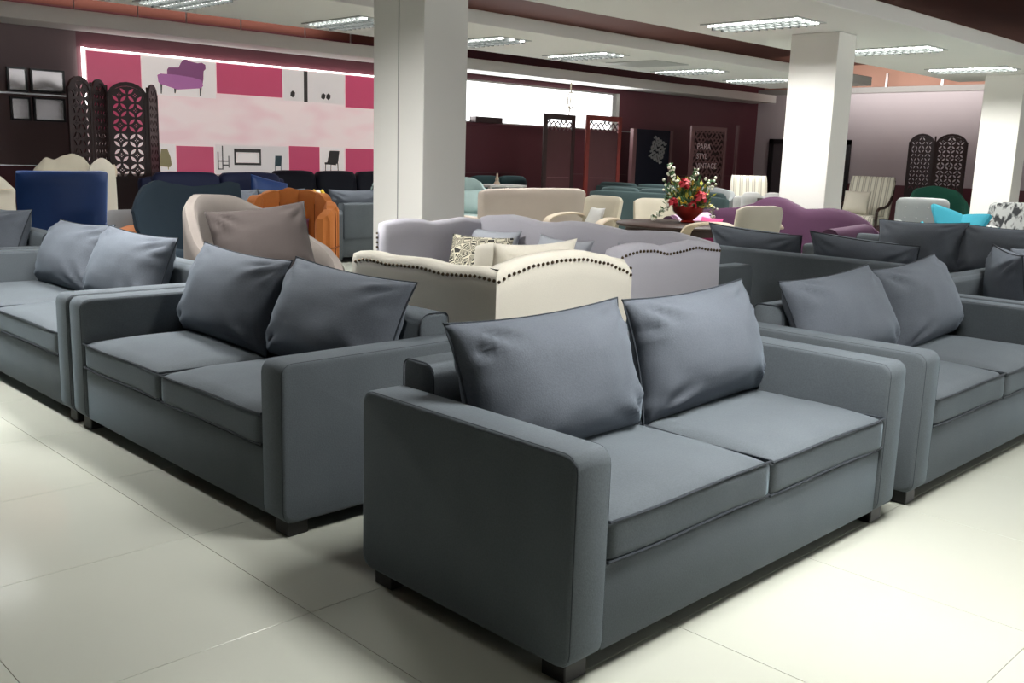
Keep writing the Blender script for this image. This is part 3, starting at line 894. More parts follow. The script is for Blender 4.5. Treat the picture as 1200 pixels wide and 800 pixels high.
PIL = {}
def pillow(key, w, h, t, seed, mat, pinch=0.075, wrinkle=1.4, pipe='piping', n=26, pr=0.0042):
    if key not in PIL:
        me, loop = pillow_mesh('cushion', w, h, t, seed, MT[mat], pinch, wrinkle, n)
        pm = MB().tube(loop, pr, 5, closed=True).mesh('piping', MT[pipe]) if pipe else None
        PIL[key] = (me, pm)
    return PIL[key]

def put_pillow(key, loc, rz, tilt, label, group, roll=0.0, name='back_cushion', cat='cushion'):
    me, pm = PIL[key]
    o = link(name, me); o.location = loc; o.rotation_euler = (-tilt, roll, rz)
    tag(o, label, cat, group)
    if pm is not None: link('piping', pm, o)
    return o

for s_ in range(4):
    pillow('slate%d' % s_, 0.855, 0.47, 0.33, s_+1, 'slate_pil')

SD, AW, AH = 0.93, 0.15, 0.665
def make_sofa(SW=1.98):
    t = thing('sofa', '', 'sofa', (0, 0, 0), 0, 'slate grey box-arm sofas')
    hw, hd = SW/2, SD/2
    fb = MB().box(-hw+AW, hw-AW, -hd+0.012, hd-0.02, 0.065, 0.322, 0.012, 2)
    fb.build('base', MT['slate'], t)
    for s in (-1, 1):
        xa, xb = (-hw, -hw+AW) if s < 0 else (hw-AW, hw)
        a = MB()
        # side board with rounded front and rear corners, soft long edges
        prof = []
        R_ = 0.045
        for (cx, cz, a0) in ((hd-R_, AH-R_, 0), (-hd+R_, AH-R_, 90), (-hd+R_, 0.06+R_, 180), (hd-R_, 0.06+R_, 270)):
            for k in range(5):
                an = math.radians(a0+90*k/4); prof.append((cx+R_*math.cos(an), cz+R_*math.sin(an)))
        n = len(prof); e = 0.014
        rings = []
        cx0, cz0 = 0, (AH+0.06)/2
        for x, ins in ((xa, e), (xa+e*0.3, e*0.3), (xa+e, 0), (xb-e, 0), (xb-e*0.3, e*0.3), (xb, e)):
            rings.append([a.bm.verts.new((x, y-math.copysign(ins, y), z-math.copysign(ins, z-cz0))) for y, z in prof])
        for A, B in zip(rings, rings[1:]):
            for k in range(n): a.bm.faces.new((A[k], A[(k+1) % n], B[(k+1) % n], B[k]))
        a.bm.faces.new(rings[0][::-1]); a.bm.faces.new(rings[-1])
        ao = a.build('armrest', MT['slate'], t, 50)
        xo = xa if s < 0 else xb
        # seam piping round the outer board
        for xx in (xa+e*0.6, xb-e*0.6):
            lp_ = [(xx, y-math.copysign(e*0.25, y), z-math.copysign(e*0.25, z-cz0)) for y, z in prof]
            MB().tube(lp_, 0.0022, 4, closed=True).build('piping', MT['piping'], ao)
    bk = MB()
    prof = [(0.455, 0.3), (0.455, 0.72)]
    for k in range(1, 7):
        an = PI/2*k/6; prof.append((0.425+0.03*math.cos(an), 0.72+0.03*math.sin(an)))
    for k in range(0, 7):
        an = PI/2+PI/2*k/6; prof.append((0.35+0.05*math.cos(an), 0.70+0.05*math.sin(an)))
    prof.append((0.285, 0.3))
    n = len(prof); xs = (-hw+AW+0.012, -hw+AW+0.02, hw-AW-0.02, hw-AW-0.012); rings = []
    for x, ins in zip(xs, (0.012, 0, 0, 0.012)):
        rings.append([bk.bm.verts.new((x, y+(ins if y < 0.37 else -ins), z-(ins if z > 0.5 else 0))) for y, z in prof])
    for A, B in zip(rings, rings[1:]):
        for k in range(n): bk.bm.faces.new((A[k], A[(k+1) % n], B[(k+1) % n], B[k]))
    bk.bm.faces.new(rings[0][::-1]); bk.bm.faces.new(rings[-1])
    bo = bk.build('backrest', MT['slate'], t, 60)
    for x in (xs[0]+0.003, xs[3]-0.003):
        MB().tube([(x, y, z) for y, z in prof], 0.0025, 4).build('piping', MT['piping'], bo)
    w = (SW-2*AW)/2
    for i, s in enumerate((-1, 1)):
        xa, xb = (-w, 0) if s < 0 else (0, w)
        c = MB().soft(xa+0.004, xb-0.004, -hd+0.002, 0.30, 0.325, 0.452, 0.022, 0.045, 0, 14, 0.005, i*7)
        co = c.build('seat_cushion', MT['slate'], t, None)
        co.data.polygons.foreach_set('use_smooth', [True]*len(co.data.polygons))
        for zz in (0.449, 0.332):
            lp_ = []
            xm, ym = (xa+xb)/2, (-hd+0.30)/2
            hx, hy = (xb-xa)/2-0.006, (hd+0.30)/2-0.004
            for (px, py) in ((-1, -1), (1, -1), (1, 1), (-1, 1)):
                for k in range(8):
                    nx, ny = {(-1, -1): (1, -1), (1, -1): (1, 1), (1, 1): (-1, 1), (-1, 1): (-1, -1)}[(px, py)]
                    f_ = k/8
                    lp_.append((xm+hx*(px+(nx-px)*f_), ym+hy*(py+(ny-py)*f_), zz+0.004*math.sin(6*f_+px*2+py+i)))
            MB().tube(lp_, 0.005, 5, closed=True).build('piping', MT['piping'], co)
    for x in (-hw+0.03, hw-0.12):
        for y in (-hd+0.035, hd-0.125):
            MB().box(x, x+0.09, y, y+0.09, 0, 0.068, 0.004, 1).build('leg', MT['black'], t)
    return t
SOFA = make_sofa()
sofas = [
    # x, y centre, rotation, label
    (2.79, 2.025, 0, 'front slate grey two-seat sofa, nearest to the camera'),
    (4.95, 2.025, 0, 'slate grey sofa standing right beside the front sofa'),
    (6.98, 2.025, 0, 'slate grey sofa cut by the right edge, two along from the front sofa'),
    (2.245, 3.93, -90, 'slate grey sofa with its long side to the left aisle, behind the front sofa'),
    (2.245, 6.10, -90, 'slate grey sofa second from the front in the left aisle row'),
    (2.245, 8.29, -90, 'slate grey sofa third in the left aisle row, cut by the left edge'),
    (7.115, 3.61, 90, 'slate grey sofa seen from its back, two cushions peeking over it'),
    (9.03, 3.69, -90, 'slate grey sofa facing forward behind the sofa seen from its back'),
    (5.97, 4.89, 90, 'slate grey sofa end showing beside the pale lilac sofa arm'),
    (7.99, 10.74, 180, 'slate grey sofa turned to the back wall, left of the near white pillar'),
    (5.95, 10.45, 0, 'slate grey sofa behind the orange tufted tub chair'),
    (11.55, 3.3, 90, 'slate grey sofa back beside the ink-marbled chair'),
]
SO = []
for i, (x, y, r, lab) in enumerate(sofas):
    o = SOFA if i == 0 else make_sofa(2.3) if i == 4 else copy_tree(SOFA)
    o.location = (x, y, 0); o.rotation_euler = (0, 0, math.radians(r)); o['label'] = lab
    SO.append(o)

def on_sofa(i, lx, ly, lz):
    x, y, r, _ = sofas[i]; a = math.radians(r)
    return (x+lx*math.cos(a)-ly*math.sin(a), y+lx*math.sin(a)+ly*math.cos(a), lz), a

def seat_pillow(i, lx, key, label, ly=0.15, lz=0.462, tilt=20, roll=0, dz=0, spin=0):
    loc, a = on_sofa(i, lx, ly, lz+dz)
    return put_pillow(key, loc, a+math.radians(spin), math.radians(tilt), label, 'slate grey back cushions', math.radians(roll))
seat_pillow(0, -0.45, 'slate0', 'slate back cushion at the left end of the front sofa', ly=0.06, tilt=17, roll=-0.6, spin=1.3)
seat_pillow(0, 0.425, 'slate1', 'slate back cushion at the right end of the front sofa', ly=0.09, tilt=15, roll=-1.1, spin=2.2)
seat_pillow(1, -0.44, 'slate2', 'slate back cushion on the left seat of the sofa beside the front sofa', ly=0.10, tilt=24, roll=-2.5, spin=-2)
seat_pillow(1, 0.45, 'slate3', 'slate back cushion on the right seat of the sofa beside the front sofa', ly=0.11, tilt=21, roll=-3, spin=1.3)
seat_pillow(2, -0.40, 'slate0', 'slate back cushion cut by the right edge beside a bare sofa back', spin=30, ly=0.06, tilt=10)
seat_pillow(2, 0.42, 'slate1', 'slate back cushion at the unseen end of the cut-off right sofa', ly=0.1)
seat_pillow(3, -0.43, 'slate3', 'slate back cushion left on the aisle sofa behind the front sofa', ly=0.06, tilt=17, roll=1.1)
seat_pillow(3, 0.38, 'slate2', 'slate back cushion right on the aisle sofa behind the front sofa', ly=0.10, tilt=21, roll=2, spin=3)
seat_pillow(4, -0.44, 'slate1', 'slate back cushion left on the second aisle sofa', ly=0.10, tilt=22, roll=-1.5, spin=1.8)
seat_pillow(4, 0.42, 'slate0', 'slate back cushion right on the second aisle sofa, corner pulled up', ly=0.10, tilt=20, roll=1, spin=3)
seat_pillow(5, -0.5, 'slate2', 'slate back cushion at the far end of the third aisle sofa', ly=0.1)
seat_pillow(5, 0.24, 'slate3', 'slate back cushion cut by the left edge below the blue velvet chair', ly=0.10, tilt=22, roll=-2, spin=4)
seat_pillow(6, 0.58, 'slate2', 'slate cushion peeking over the turned sofa back, next to the lilac sofa', ly=0.10, tilt=22, roll=-2.6)
seat_pillow(6, -0.33, 'slate1', 'slate cushion peeking over the turned sofa back, next to the tall front cushions', ly=0.10, tilt=22, roll=-3)
seat_pillow(7, -0.11, 'slate3', 'tall slate back cushion left on the sofa behind the turned one', ly=0.1, tilt=10, roll=-1.5)
seat_pillow(7, 0.62, 'slate0', 'tall slate back cushion right on the sofa behind the turned one', ly=0.08, tilt=10, spin=-10)
seat_pillow(9, 0.47, 'slate1', 'slate cushion lying behind the turned sofa back by the near pillar', ly=0.1, tilt=14)
seat_pillow(10, 0.55, 'slate2', 'slate cushion with pale piping standing behind the orange tub chair', ly=0.08, tilt=12, spin=16)
seat_pillow(10, -0.2, 'slate3', 'slate cushion showing only its top behind the orange tub chair', ly=0.1, tilt=16)

# ------------------------------------------------------------------ nailhead wing sofas
def nail_row(path, r=0.0085):
    b = MB()
    for p in path: b.ball(p, r, 1)
    return b

def wall_shell(mb, path, ztop, z0, th, nv=8):
    """upholstered wall along a plan path (list of (x,y)); outward is to the right of travel"""
    n = len(path)-1
    def f(u, v):
        k = min(int(u*n), n-1); t = u*n-k
        x = path[k][0]+(path[k+1][0]-path[k][0])*t; y = path[k][1]+(path[k+1][1]-path[k][1])*t
        return (x, y, z0+(ztop(u)-z0)*v)
    mb.shell(f, n, nv, th, 0.4)
    return f

def nail_sofa(name, label, loc, rz, w, d, zb, za, mat, seats, group=None):
    """zb(u): top of the back, za(u): top of the arms (u from back to front)"""
    t = thing(name, label, 'sofa' if seats > 1 else 'armchair', loc, rz, group)
    hw, hd, th = w/2, d/2, 0.09
    m = MT[mat]
    path = [(hw, -hd+2*hd*k/24) for k in range(25)]+[(hw-2*hw*k/30, hd) for k in range(1, 31)]+[(-hw, hd-2*hd*k/24) for k in range(1, 25)]
    nA, nB = 24, 54
    def top(u):
        q = u*78
        if q <= nA: return za(1-q/nA)
        if q <= nB: return zb((q-nA)/(nB-nA))
        return za((q-nB)/24)
    b = MB()
    wall_shell(b, path, lambda u: top(u)-0.022, 0.12, th, 10)
    bo = b.build('wing_shell', m, t, 62)
    pts = []
    for (xa, ya, xb, yb, f) in ((hw+0.003, -hd+0.03, hw+0.003, hd-0.012, lambda u: za(1-u)), (hw-0.012, hd+0.003, -hw+0.012, hd+0.003, zb), (-hw-0.003, hd-0.012, -hw-0.003, -hd+0.03, za)):
        nn = int(math.hypot(xb-xa, yb-ya)/0.029)
        for k in range(nn+1):
            u = k/nn; pts.append((xa+(xb-xa)*u, ya+(yb-ya)*u, f(u)-0.032))
    for s in (-1, 1):
        zz = za(1)-0.06
        while zz > 0.3:
            pts.append((s*(hw-0.03), -hd-0.034, zz)); zz -= 0.03
    nb = nail_row(pts).build('nailhead_trim', MT['nail'], bo); nb['kind'] = 'stuff'
    MB().box(-hw+th, hw-th, -hd+0.01, hd-th, 0.12, 0.34, 0.015, 2).build('base', m, t)
    sw = (2*hw-2*th-0.02)/seats
    for k in range(seats):
        x = -hw+th+0.01+sw*k
        c = MB().soft(x+0.003, x+sw-0.003, -hd+0.0, hd-th-0.01, 0.335, 0.48, 0.04, 0.03, 0, 10)
        c.build('seat_cushion', m, t, None).data.polygons.foreach_set('use_smooth', [True]*(6*100))
    for x in (-hw+0.06, hw-0.06):
        for y in (-hd+0.07, hd-0.07):
            MB().tube([(x, y, 0), (x, y, 0.13)], 0.02, 8, rfun=lambda q: 0.016+0.012*q).build('leg', MT['darkwood'], t)
    return t
cream_back = [(0, 0.905), (0.06, 0.93), (0.22, 0.972), (0.4, 0.998), (0.55, 1.0), (0.75, 0.988), (0.92, 0.958), (1, 0.93)]
cream_arm = [(0, 0.935), (0.12, 0.942), (0.22, 0.935), (0.33, 0.928), (0.5, 0.94), (0.62, 0.936), (0.75, 0.93), (0.87, 0.938), (0.95, 0.935), (1, 0.92)]
nail_sofa('wingback_armchair', 'cream nailhead armchair with arched back, turned away behind the front sofa', (3.215, 3.39, 0), PI, 0.9, 1.02,
          lambda u: interp(cream_back, 1-u), lambda u: interp(cream_arm, u), 'cream', 1)
lil_back = [(0, 0.945), (0.065, 0.968), (0.156, 0.992), (0.25, 0.985), (0.33, 0.972), (0.41, 0.988), (0.5, 1.0), (0.57, 0.998), (0.62, 0.98), (0.69, 0.974), (0.77, 0.995), (0.83, 1.005), (0.93, 0.988), (1, 0.955)]
lil_arm = [(0, 0.945), (0.12, 0.955), (0.25, 0.972), (0.43, 0.957), (0.55, 0.948), (0.7, 0.972), (0.83, 0.975), (0.94, 0.964), (1, 0.95)]
nail_sofa('nailhead_sofa', 'pale lilac grey nailhead sofa with serpentine back, before the near pillar', (4.335, 4.15, 0), -PI/2, 2.03, 0.93,
          lambda u: interp(lil_back, u), lambda u: interp(lil_arm, u), 'lilac', 2)
pillow('lil', 0.52, 0.44, 0.2, 11, 'lilac_pil', 0.1, 0.6, None, 16)
pillow('trel', 0.46, 0.42, 0.16, 12, 'trellis', 0.05, 0.4, None, 16)
pillow('creamp', 0.56, 0.4, 0.2, 13, 'cream', 0.09, 0.8, None, 20)
put_pillow('lil', (4.56, 4.9, 0.49), -PI/2, math.radians(16), 'pale blue-grey cushion at the far end of the lilac sofa', 'pale cushions on the lilac sofa', name='throw_cushion')
put_pillow('lil', (4.52, 4.22, 0.49), -PI/2-0.1, math.radians(18), 'pale blue-grey cushion in the middle of the lilac sofa', 'pale cushions on the lilac sofa', name='throw_cushion')
put_pillow('lil', (4.52, 3.52, 0.49), -PI/2, math.radians(18), 'pale blue-grey cushion at the near end of the lilac sofa', 'pale cushions on the lilac sofa', name='throw_cushion')
put_pillow('trel', (4.3, 4.72, 0.49), -PI/2+0.35, math.radians(22), 'black and ivory trellis-pattern cushion on the lilac sofa', None, name='throw_cushion')
put_pillow('creamp', (3.24, 3.18, 0.64), PI, math.radians(10), 'cream cushion showing over the back of the nailhead armchair', None, name='throw_cushion')

# ------------------------------------------------------------------ left background group
# barrel chair
def arc_path(r, a0, a1, n, sx=1.0, sy_=1.0):
    return [(r*sx*math.cos(math.radians(a0+(a1-a0)*k/n)), r*sy_*math.sin(math.radians(a0+(a1-a0)*k/n))) for k in range(n+1)]

def barrel_chair(name, label, loc, rz, r, zt, mat, seat_z=0.42, th=0.09, a0=-45, a1=225, legm='darkwood', seams=0, flare=0.0, seatmat=None):
    t = thing(name, label, 'armchair', loc, rz)
    n = 36; path = arc_path(r, a1, a0, n)
    b = MB()
    def f(u, v):
        k = min(int(u*n), n-1); q = u*n-k
        x = path[k][0]+(path[k+1][0]-path[k][0])*q; y = path[k][1]+(path[k+1][1]-path[k][1])*q
        z = 0.16+(zt(u)-0.16)*v
        s = 1+flare*(v-1)
        if seams:
            s *= 1-0.022*abs(math.sin(u*PI*seams))**0.5/r
        return (x*s, y*s, z)
    b.shell(f, 72 if seams else 36, 10, (lambda u, v: th-0.03+0.044*abs(math.sin(u*PI*seams))**0.5) if seams else th)
    bo = b.build('backrest', MT[mat], t)
    MB().lathe([(r*0.75, 0.12), (r*0.86, 0.16), (r*0.86, seat_z-0.12), (r*0.84, seat_z-0.1)], 28).build('base', MT[mat], t)
    MB().lathe([(r*0.70, seat_z-0.12), (r*0.845, seat_z-0.10), (r*0.85, seat_z-0.03), (r*0.78, seat_z), (r*0.3, seat_z+0.02), (0.01, seat_z+0.025)], 28).build('seat_cushion', MT[seatmat or mat], t)
    for a in (45, 135, 225, 315):
        x, y = r*0.62*math.cos(math.radians(a)), r*0.62*math.sin(math.radians(a))
        MB().tube([(x*1.1, y*1.1, 0), (x, y, 0.13)], 0.02, 8, rfun=lambda q: 0.013+0.01*q).build('leg', MT[legm], t)
    return t
bz = [(0, 0.5), (0.1, 0.52), (0.2, 0.74), (0.3, 0.97), (0.42, 1.06), (0.55, 1.05), (0.7, 0.92), (0.84, 0.73), (0.95, 0.63), (1, 0.58)]
barrel_chair('barrel_chair', 'taupe velvet barrel chair with sloping arms, holding a large brown cushion', (3.42, 5.82, 0), math.radians(14), 0.44, lambda u: interp(bz, u), 'taupe')
pillow('brown', 0.68, 0.6, 0.24, 21, 'brown', 0.06, 1.6, None, 24)
put_pillow('brown', (3.37, 5.64, 0.47), math.radians(-14), math.radians(20), 'large brown-grey cushion sitting in the taupe barrel chair', None, math.radians(-6), name='throw_cushion')

# slate-blue wing chair seen from behind
wc = thing('wing_chair', 'slate-blue high wing chair seen from behind, left of the taupe barrel chair', 'armchair', (3.78, 7.55, 0), 0.1)
wt = [(0, 0.9), (0.05, 0.99), (0.12, 1.06), (0.24, 1.1), (0.4, 1.07), (0.6, 1.045), (0.8, 1.06), (0.93, 1.09), (1, 1.08)]
def fw(u, v):
    s = 1-2*u
    q = min(1, v/0.85); hw_ = 0.16+0.325*q*q*(3-2*q)
    x = s*hw_
    z = 0.3+(interp(wt, 1-u)-0.3)*v
    return (x, 0.10*(1-s*s)+0.12*v, z)
MB().shell(fw, 40, 26, 0.07).build('backrest', MT['wing'], wc)
MB().soft(-0.3, 0.3, -0.55, 0.08, 0.3, 0.46, 0.06, 0.03).build('seat_cushion', MT['wing'], wc, 80)
for x in (-0.24, 0.24):
    for y in (-0.48, 0.04):
        MB().tube([(x*1.1, y, 0), (x, y, 0.31)], 0.016, 8).build('leg', MT['walnut'], wc)
for s in (-1, 1):
    MB().soft(s*0.36-0.05, s*0.36+0.05, -0.5, 0.1, 0.36, 0.62, 0.045, 0.0).build('armrest', MT['wing'], wc, 80)

# royal blue chair from behind
bc = thing('velvet_chair', 'royal blue velvet chair with a square back, seen from behind', 'armchair', (3.42, 9.75, 0), PI+0.12)
def fbv(u, v):
    s = 1-2*u; hw_ = 0.40+0.035*v
    return (s*hw_, 0.36-0.13*abs(s)**3.2+0.05*v, 0.2+0.92*v)
MB().shell(fbv, 24, 10, 0.09, 0.3).build('backrest', MT['blue'], bc)
MB().soft(-0.36, 0.36, -0.4, 0.3, 0.22, 0.46, 0.05, 0.03).build('seat_cushion', MT['blue'], bc, 80)
for s in (-1, 1):
    MB().soft(s*0.4-0.05, s*0.4+0.05, -0.38, 0.3, 0.2, 0.66, 0.045, 0.0).build('armrest', MT['blue'], bc, 80)
    for y in (-0.34, 0.28): MB().tube([(s*0.36, y, 0), (s*0.36, y, 0.22)], 0.02, 8).build('leg', MT['black'], bc)

# ivory round-back chair at the left edge
rc = thing('round_back_chair', 'ivory round-back chair cut by the left edge, beside the blue velvet chair', 'armchair', (3.28, 11.3, 0), 0.3)
def frb(u, v):
    s = 1-2*u
    return (s*0.46, 0.3-0.1*s*s, 0.2+(0.5+0.4*math.sqrt(max(0.0, 1-(0.92*s)**2)))*v)
MB().shell(frb, 20, 8, 0.1).build('backrest', MT['ivory'], rc)
MB().tube([(0.40-0.8*k/16, 0.185-0.1*(1-2*k/16)**2, 0.88) for k in range(17)], 0.008, 5).build('piping', MT['ashwood'], rc)
MB().soft(-0.4, 0.4, -0.42, 0.2, 0.2, 0.46, 0.06, 0.03).build('seat_cushion', MT['ivory'], rc, 80)
for s in (-1, 1):
    for y in (-0.34, 0.2): MB().tube([(s*0.34, y, 0), (s*0.34, y, 0.22)], 0.02, 8).build('leg', MT['walnut'], rc)

# carved ivory chair behind the blue one
cc = thing('carved_chair', 'ivory carved high-back chair showing above the blue velvet chair', 'armchair', (4.25, 11.55, 0), -0.25)
cz = [(0, 0.98), (0.12, 1.1), (0.24, 1.2), (0.36, 1.17), (0.5, 1.22), (0.64, 1.25), (0.78, 1.21), (0.9, 1.1), (1, 0.98)]
MB().shell(lambda u, v: (0.36*(1-2*u), 0.28+0.08*v, 0.45+(interp(cz, 1-u)-0.45)*v), 24, 6, 0.07).build('backrest', MT['ivory2'], cc)
MB().soft(-0.36, 0.36, -0.35, 0.28, 0.3, 0.48, 0.05, 0.03).build('seat_cushion', MT['ivory2'], cc, 80)
sc = []
for k in range(22):
    a = 0.3+k*0.32; r_ = 0.02+0.006*k
    sc.append((0.40+r_*math.cos(a), 0.1, 1.06+r_*math.sin(a)))
MB().tube(sc, 0.022, 8).build('carved_scroll', MT['ashwood'], cc)
MB().shell(lambda u, v: (0.52-0.36*u*(1-0.25*v), 0.12, 0.5+(0.62+0.1*math.sin(u*PI))*v), 14, 6, 0.05).build('wing', MT['ivory'], cc)
for s in (-1, 1):
    for y in (-0.3, 0.28): MB().tube([(s*0.32, y, 0), (s*0.32, y, 0.32)], 0.022, 8).build('leg', MT['ashwood'], cc)

# light grey tub between blue chair and wing chair, tan pouf
barrel_chair('tub_chair', 'light grey low tub chair between the blue velvet chair and the wing chair', (4.12, 9.0, 0), PI+0.2, 0.36, lambda u: 0.80-0.05*abs(2*u-1)**3, 'ltgrey', 0.4, 0.08)
pf = thing('pouf', 'tan round pouf half hidden behind the wing chair', 'pouf', (3.72, 8.45, 0))
MB().lathe([(0.17, 0.03), (0.22, 0.06), (0.235, 0.3), (0.235, 0.58), (0.2, 0.67), (0.12, 0.70), (0.01, 0.71)], 24).build('upholstery', MT['brownpouf'], pf)
MB().lathe([(0.15, 0.0), (0.16, 0.0), (0.16, 0.035), (0.15, 0.035)], 20).build('base', MT['black'], pf)

# orange tufted tub chair
oz = [(0, 0.74), (0.15, 0.8), (0.35, 0.94), (0.5, 0.99), (0.65, 0.97), (0.85, 0.85), (1, 0.76)]
ot = barrel_chair('tufted_tub_chair', 'burnt orange channel-tufted tub chair right of the taupe barrel chair', (4.93, 7.95, 0), math.radians(-30), 0.33, lambda u: interp(oz, u), 'orange', 0.42, 0.13, -50, 230, seams=9)
sm = MB()
for k in range(1, 9):
    u = k/9; a = math.radians(230-280*u); pts = []
    for q in range(9):
        v = q/8; pts.append((0.432*math.cos(a), 0.432*math.sin(a), 0.17+(interp(oz, u)-0.17)*v))
    for q in range(1, 9):
        v = 1-q/8*0.75; pts.append((0.328*math.cos(a), 0.328*math.sin(a), 0.17+(interp(oz, u)-0.17)*v))
    sm.tube(pts, 0.006, 5)
for zz in (0.52,):
    sm.tube([((0.433+0.022*abs(math.sin(9*PI*k/72))**0.5)*math.cos(math.radians(230-280*k/72)), (0.433+0.022*abs(math.sin(9*PI*k/72))**0.5)*math.sin(math.radians(230-280*k/72)), zz) for k in range(73)], 0.006, 5)
sm.build('seam', MT['orange_seam'], ot)
pillow('mauve', 0.3, 0.28, 0.12, 31, 'mauve', 0.07, 0.6, None, 14)
put_pillow('mauve', (5.0, 8.0, 0.5), math.radians(-30), math.radians(20), 'mauve velvet cushion inside the orange tub chair', None, name='throw_cushion')

# small yellow flower pot and black bag on the turned sofa
fpz = on_sofa(9, 0.90, 0.0, 0.668)[0]
yp = thing('flower_pot', 'small yellow pot of flowers on the arm of the turned slate sofa', 'flower pot', fpz)
MB().lathe([(0.05, 0), (0.065, 0.02), (0.075, 0.1), (0.07, 0.105)], 14).build('pot', MT['pot'], yp)
bb = MB(); rnd = random.Random(5)
for k in range(14): bb.ball((rnd.uniform(-.08, .08), rnd.uniform(-.06, .06), 0.12+rnd.uniform(0, .1)), 0.026, 1)
bb.build('blossoms', MT['yellow'], yp)['kind'] = 'stuff'
MB().ball((-0.03, -0.03, 0.2), 0.035, 2).build('white_blossom', MT['blossom'], yp)
bg = thing('tote_bag', 'black tote bag with a pale loop handle standing behind the turned sofa', 'bag', (8.95, 12.0, 0.0))
MB().soft(-0.22, 0.22, -0.09, 0.09, 0.0, 0.8, 0.04, 0.0).build('bag_body', MT['peg'], bg, 80)
MB().tube([(0.1*math.cos(PI*k/12), 0, 0.79+0.17*math.sin(PI*k/12)) for k in range(13)], 0.012, 6).build('handle', MT['mint'], bg)

# navy sofas along the back wall
def plush_sofa(name, label, loc, rz, w, d, zt, mat, n=2, group=None, armz=0.64, backcush=True, seat=True, cat='sofa', th=0.16, legs='black'):
    t = thing(name, label, cat, loc, rz, group)
    hw, hd = w/2, d/2; m = MT[mat]
    MB().box(-hw+0.13, hw-0.13, -hd+0.02, hd-0.03, 0.1, 0.32, 0.02, 2).build('base', m, t)
    MB().soft(-hw+0.02, hw-0.02, hd-th, hd, 0.1, zt, 0.09 if not backcush else 0.05, 0.02, 0, 10).build('backrest', m, t, 80)
    for s in (-1, 1):
        MB().soft(s*(hw-0.07)-0.07, s*(hw-0.07)+0.07, -hd, hd-0.05, 0.1, armz, 0.05, 0.01, 0, 8).build('armrest', m, t, 80)
    sw = (w-0.28)/n
    for k in range(n):
        x = -hw+0.14+sw*k
        if seat: MB().soft(x+0.004, x+sw-0.004, -hd+0.0, hd-th-0.02, 0.32, 0.46, 0.045, 0.03, 0, 8).build('seat_cushion', m, t, 80)
        if backcush:
            c = MB().soft(x+0.006, x+sw-0.006, -0.1, 0.1, 0, zt-0.4, 0.085, 0.03, 0, 8, 0.01, k)
            c.xform(Matrix.Translation((0, hd-th-0.09, 0.46)) @ Matrix.Rotation(math.radians(-8), 4, 'X'))
            c.build('back_cushion', m, t, 80)
    for x in (-hw+0.07, hw-0.07):
        for y in (-hd+0.07, hd-0.07): MB().tube([(x, y, 0), (x, y, 0.11)], 0.022, 8).build('leg', MT[legs], t)
    return t
plush_sofa('velvet_sofa', 'navy velvet sofa under the poster, behind the wing chair', (6.5, 12.0, 0), 0, 2.15, 0.9, 0.99, 'navy', 2, 'dark velvet sofas under the poster')
plush_sofa('velvet_sofa', 'near-black velvet sofa under the poster, next to the near pillar', (9.05, 13.0, 0), 0, 2.6, 0.85, 1.0, 'midnight', 3, 'dark velvet sofas under the poster')
pillow('bluep', 0.62, 0.5, 0.16, 41, 'blue', 0.03, 0.5, None, 14)
put_pillow('bluep', (6.98, 11.78, 0.52), 0.1, math.radians(14), 'royal blue velvet cushion on the dark sofa under the poster', None, math.radians(12), name='throw_cushion')

# ------------------------------------------------------------------ middle background group
sb = plush_sofa('settee', 'shell-coloured settee with a rounded rectangular back, turned away', (9.42, 9.45, 0), PI+0.03, 2.1, 0.8, 0.975, 'shellpink', 2, None, 0.62, False, True)
sb_p = [(-1.02+0.1+0.1*math.cos(a), 0) for a in (0,)]
# mint wing chair beside the near pillar
mc = thing('wing_chair', 'pale mint wing chair showing beside the near white pillar', 'armchair', (10.35, 11.55, 0), -0.5)
mz = [(0, 0.8), (0.1, 0.94), (0.25, 1.0), (0.5, 1.01), (0.75, 1.0), (0.9, 0.94), (1, 0.8)]
MB().shell(lambda u, v: (0.4*(1-2*u), 0.25-0.22*abs(1-2*u)**3+0.08*v, 0.2+(interp(mz, u)-0.2)*v), 20, 8, 0.09).build('backrest', MT['mint'], mc)
MB().soft(-0.36, 0.36, -0.42, 0.2, 0.2, 0.46, 0.05, 0.03).build('seat_cushion', MT['mint'], mc, 80)
for s in (-1, 1):
    MB().soft(s*0.38-0.06, s*0.38+0.06, -0.4, 0.2, 0.2, 0.64, 0.055, 0.0).build('armrest', MT['mint'], mc, 80)
    for y in (-0.34, 0.2): MB().tube([(s*0.34, y, 0), (s*0.34, y, 0.21)], 0.02, 8).build('leg', MT['walnut'], mc)
pillow('mintp', 0.44, 0.4, 0.16, 51, 'mint', 0.07, 0.6, None, 14)
put_pillow('mintp', (10.3, 11.4, 0.48), -0.5, math.radians(18), 'pale mint cushion on the mint wing chair', None, name='throw_cushion')

plush_sofa('teal_sofa', 'dark teal sofa against the maroon wall behind the settee', (13.0, 13.35, 0), 0, 1.7, 0.8, 0.94, 'teal', 2)
plush_sofa('long_sofa', 'long grey-teal sofa seen from behind, behind the round table', (13.22, 9.72, 0), PI/2, 2.8, 0.86, 0.86, 'spruce', 3, None, 0.6)
plush_sofa('grey_teal_sofa', 'grey-teal sofa beyond the long one, nearer the fretwork screen', (15.0, 11.6, 0), PI/2, 2.2, 0.86, 0.88, 'spruce', 2, None, 0.6)
wcz = [(0, 0.7), (0.2, 0.86), (0.5, 0.93), (0.8, 0.86), (1, 0.7)]
barrel_chair('tub_chair', 'light grey rounded tub chair behind the flower arrangement', (14.62, 9.85, 0), -0.9, 0.34, lambda u: interp(wcz, u), 'silver', 0.42, 0.1)

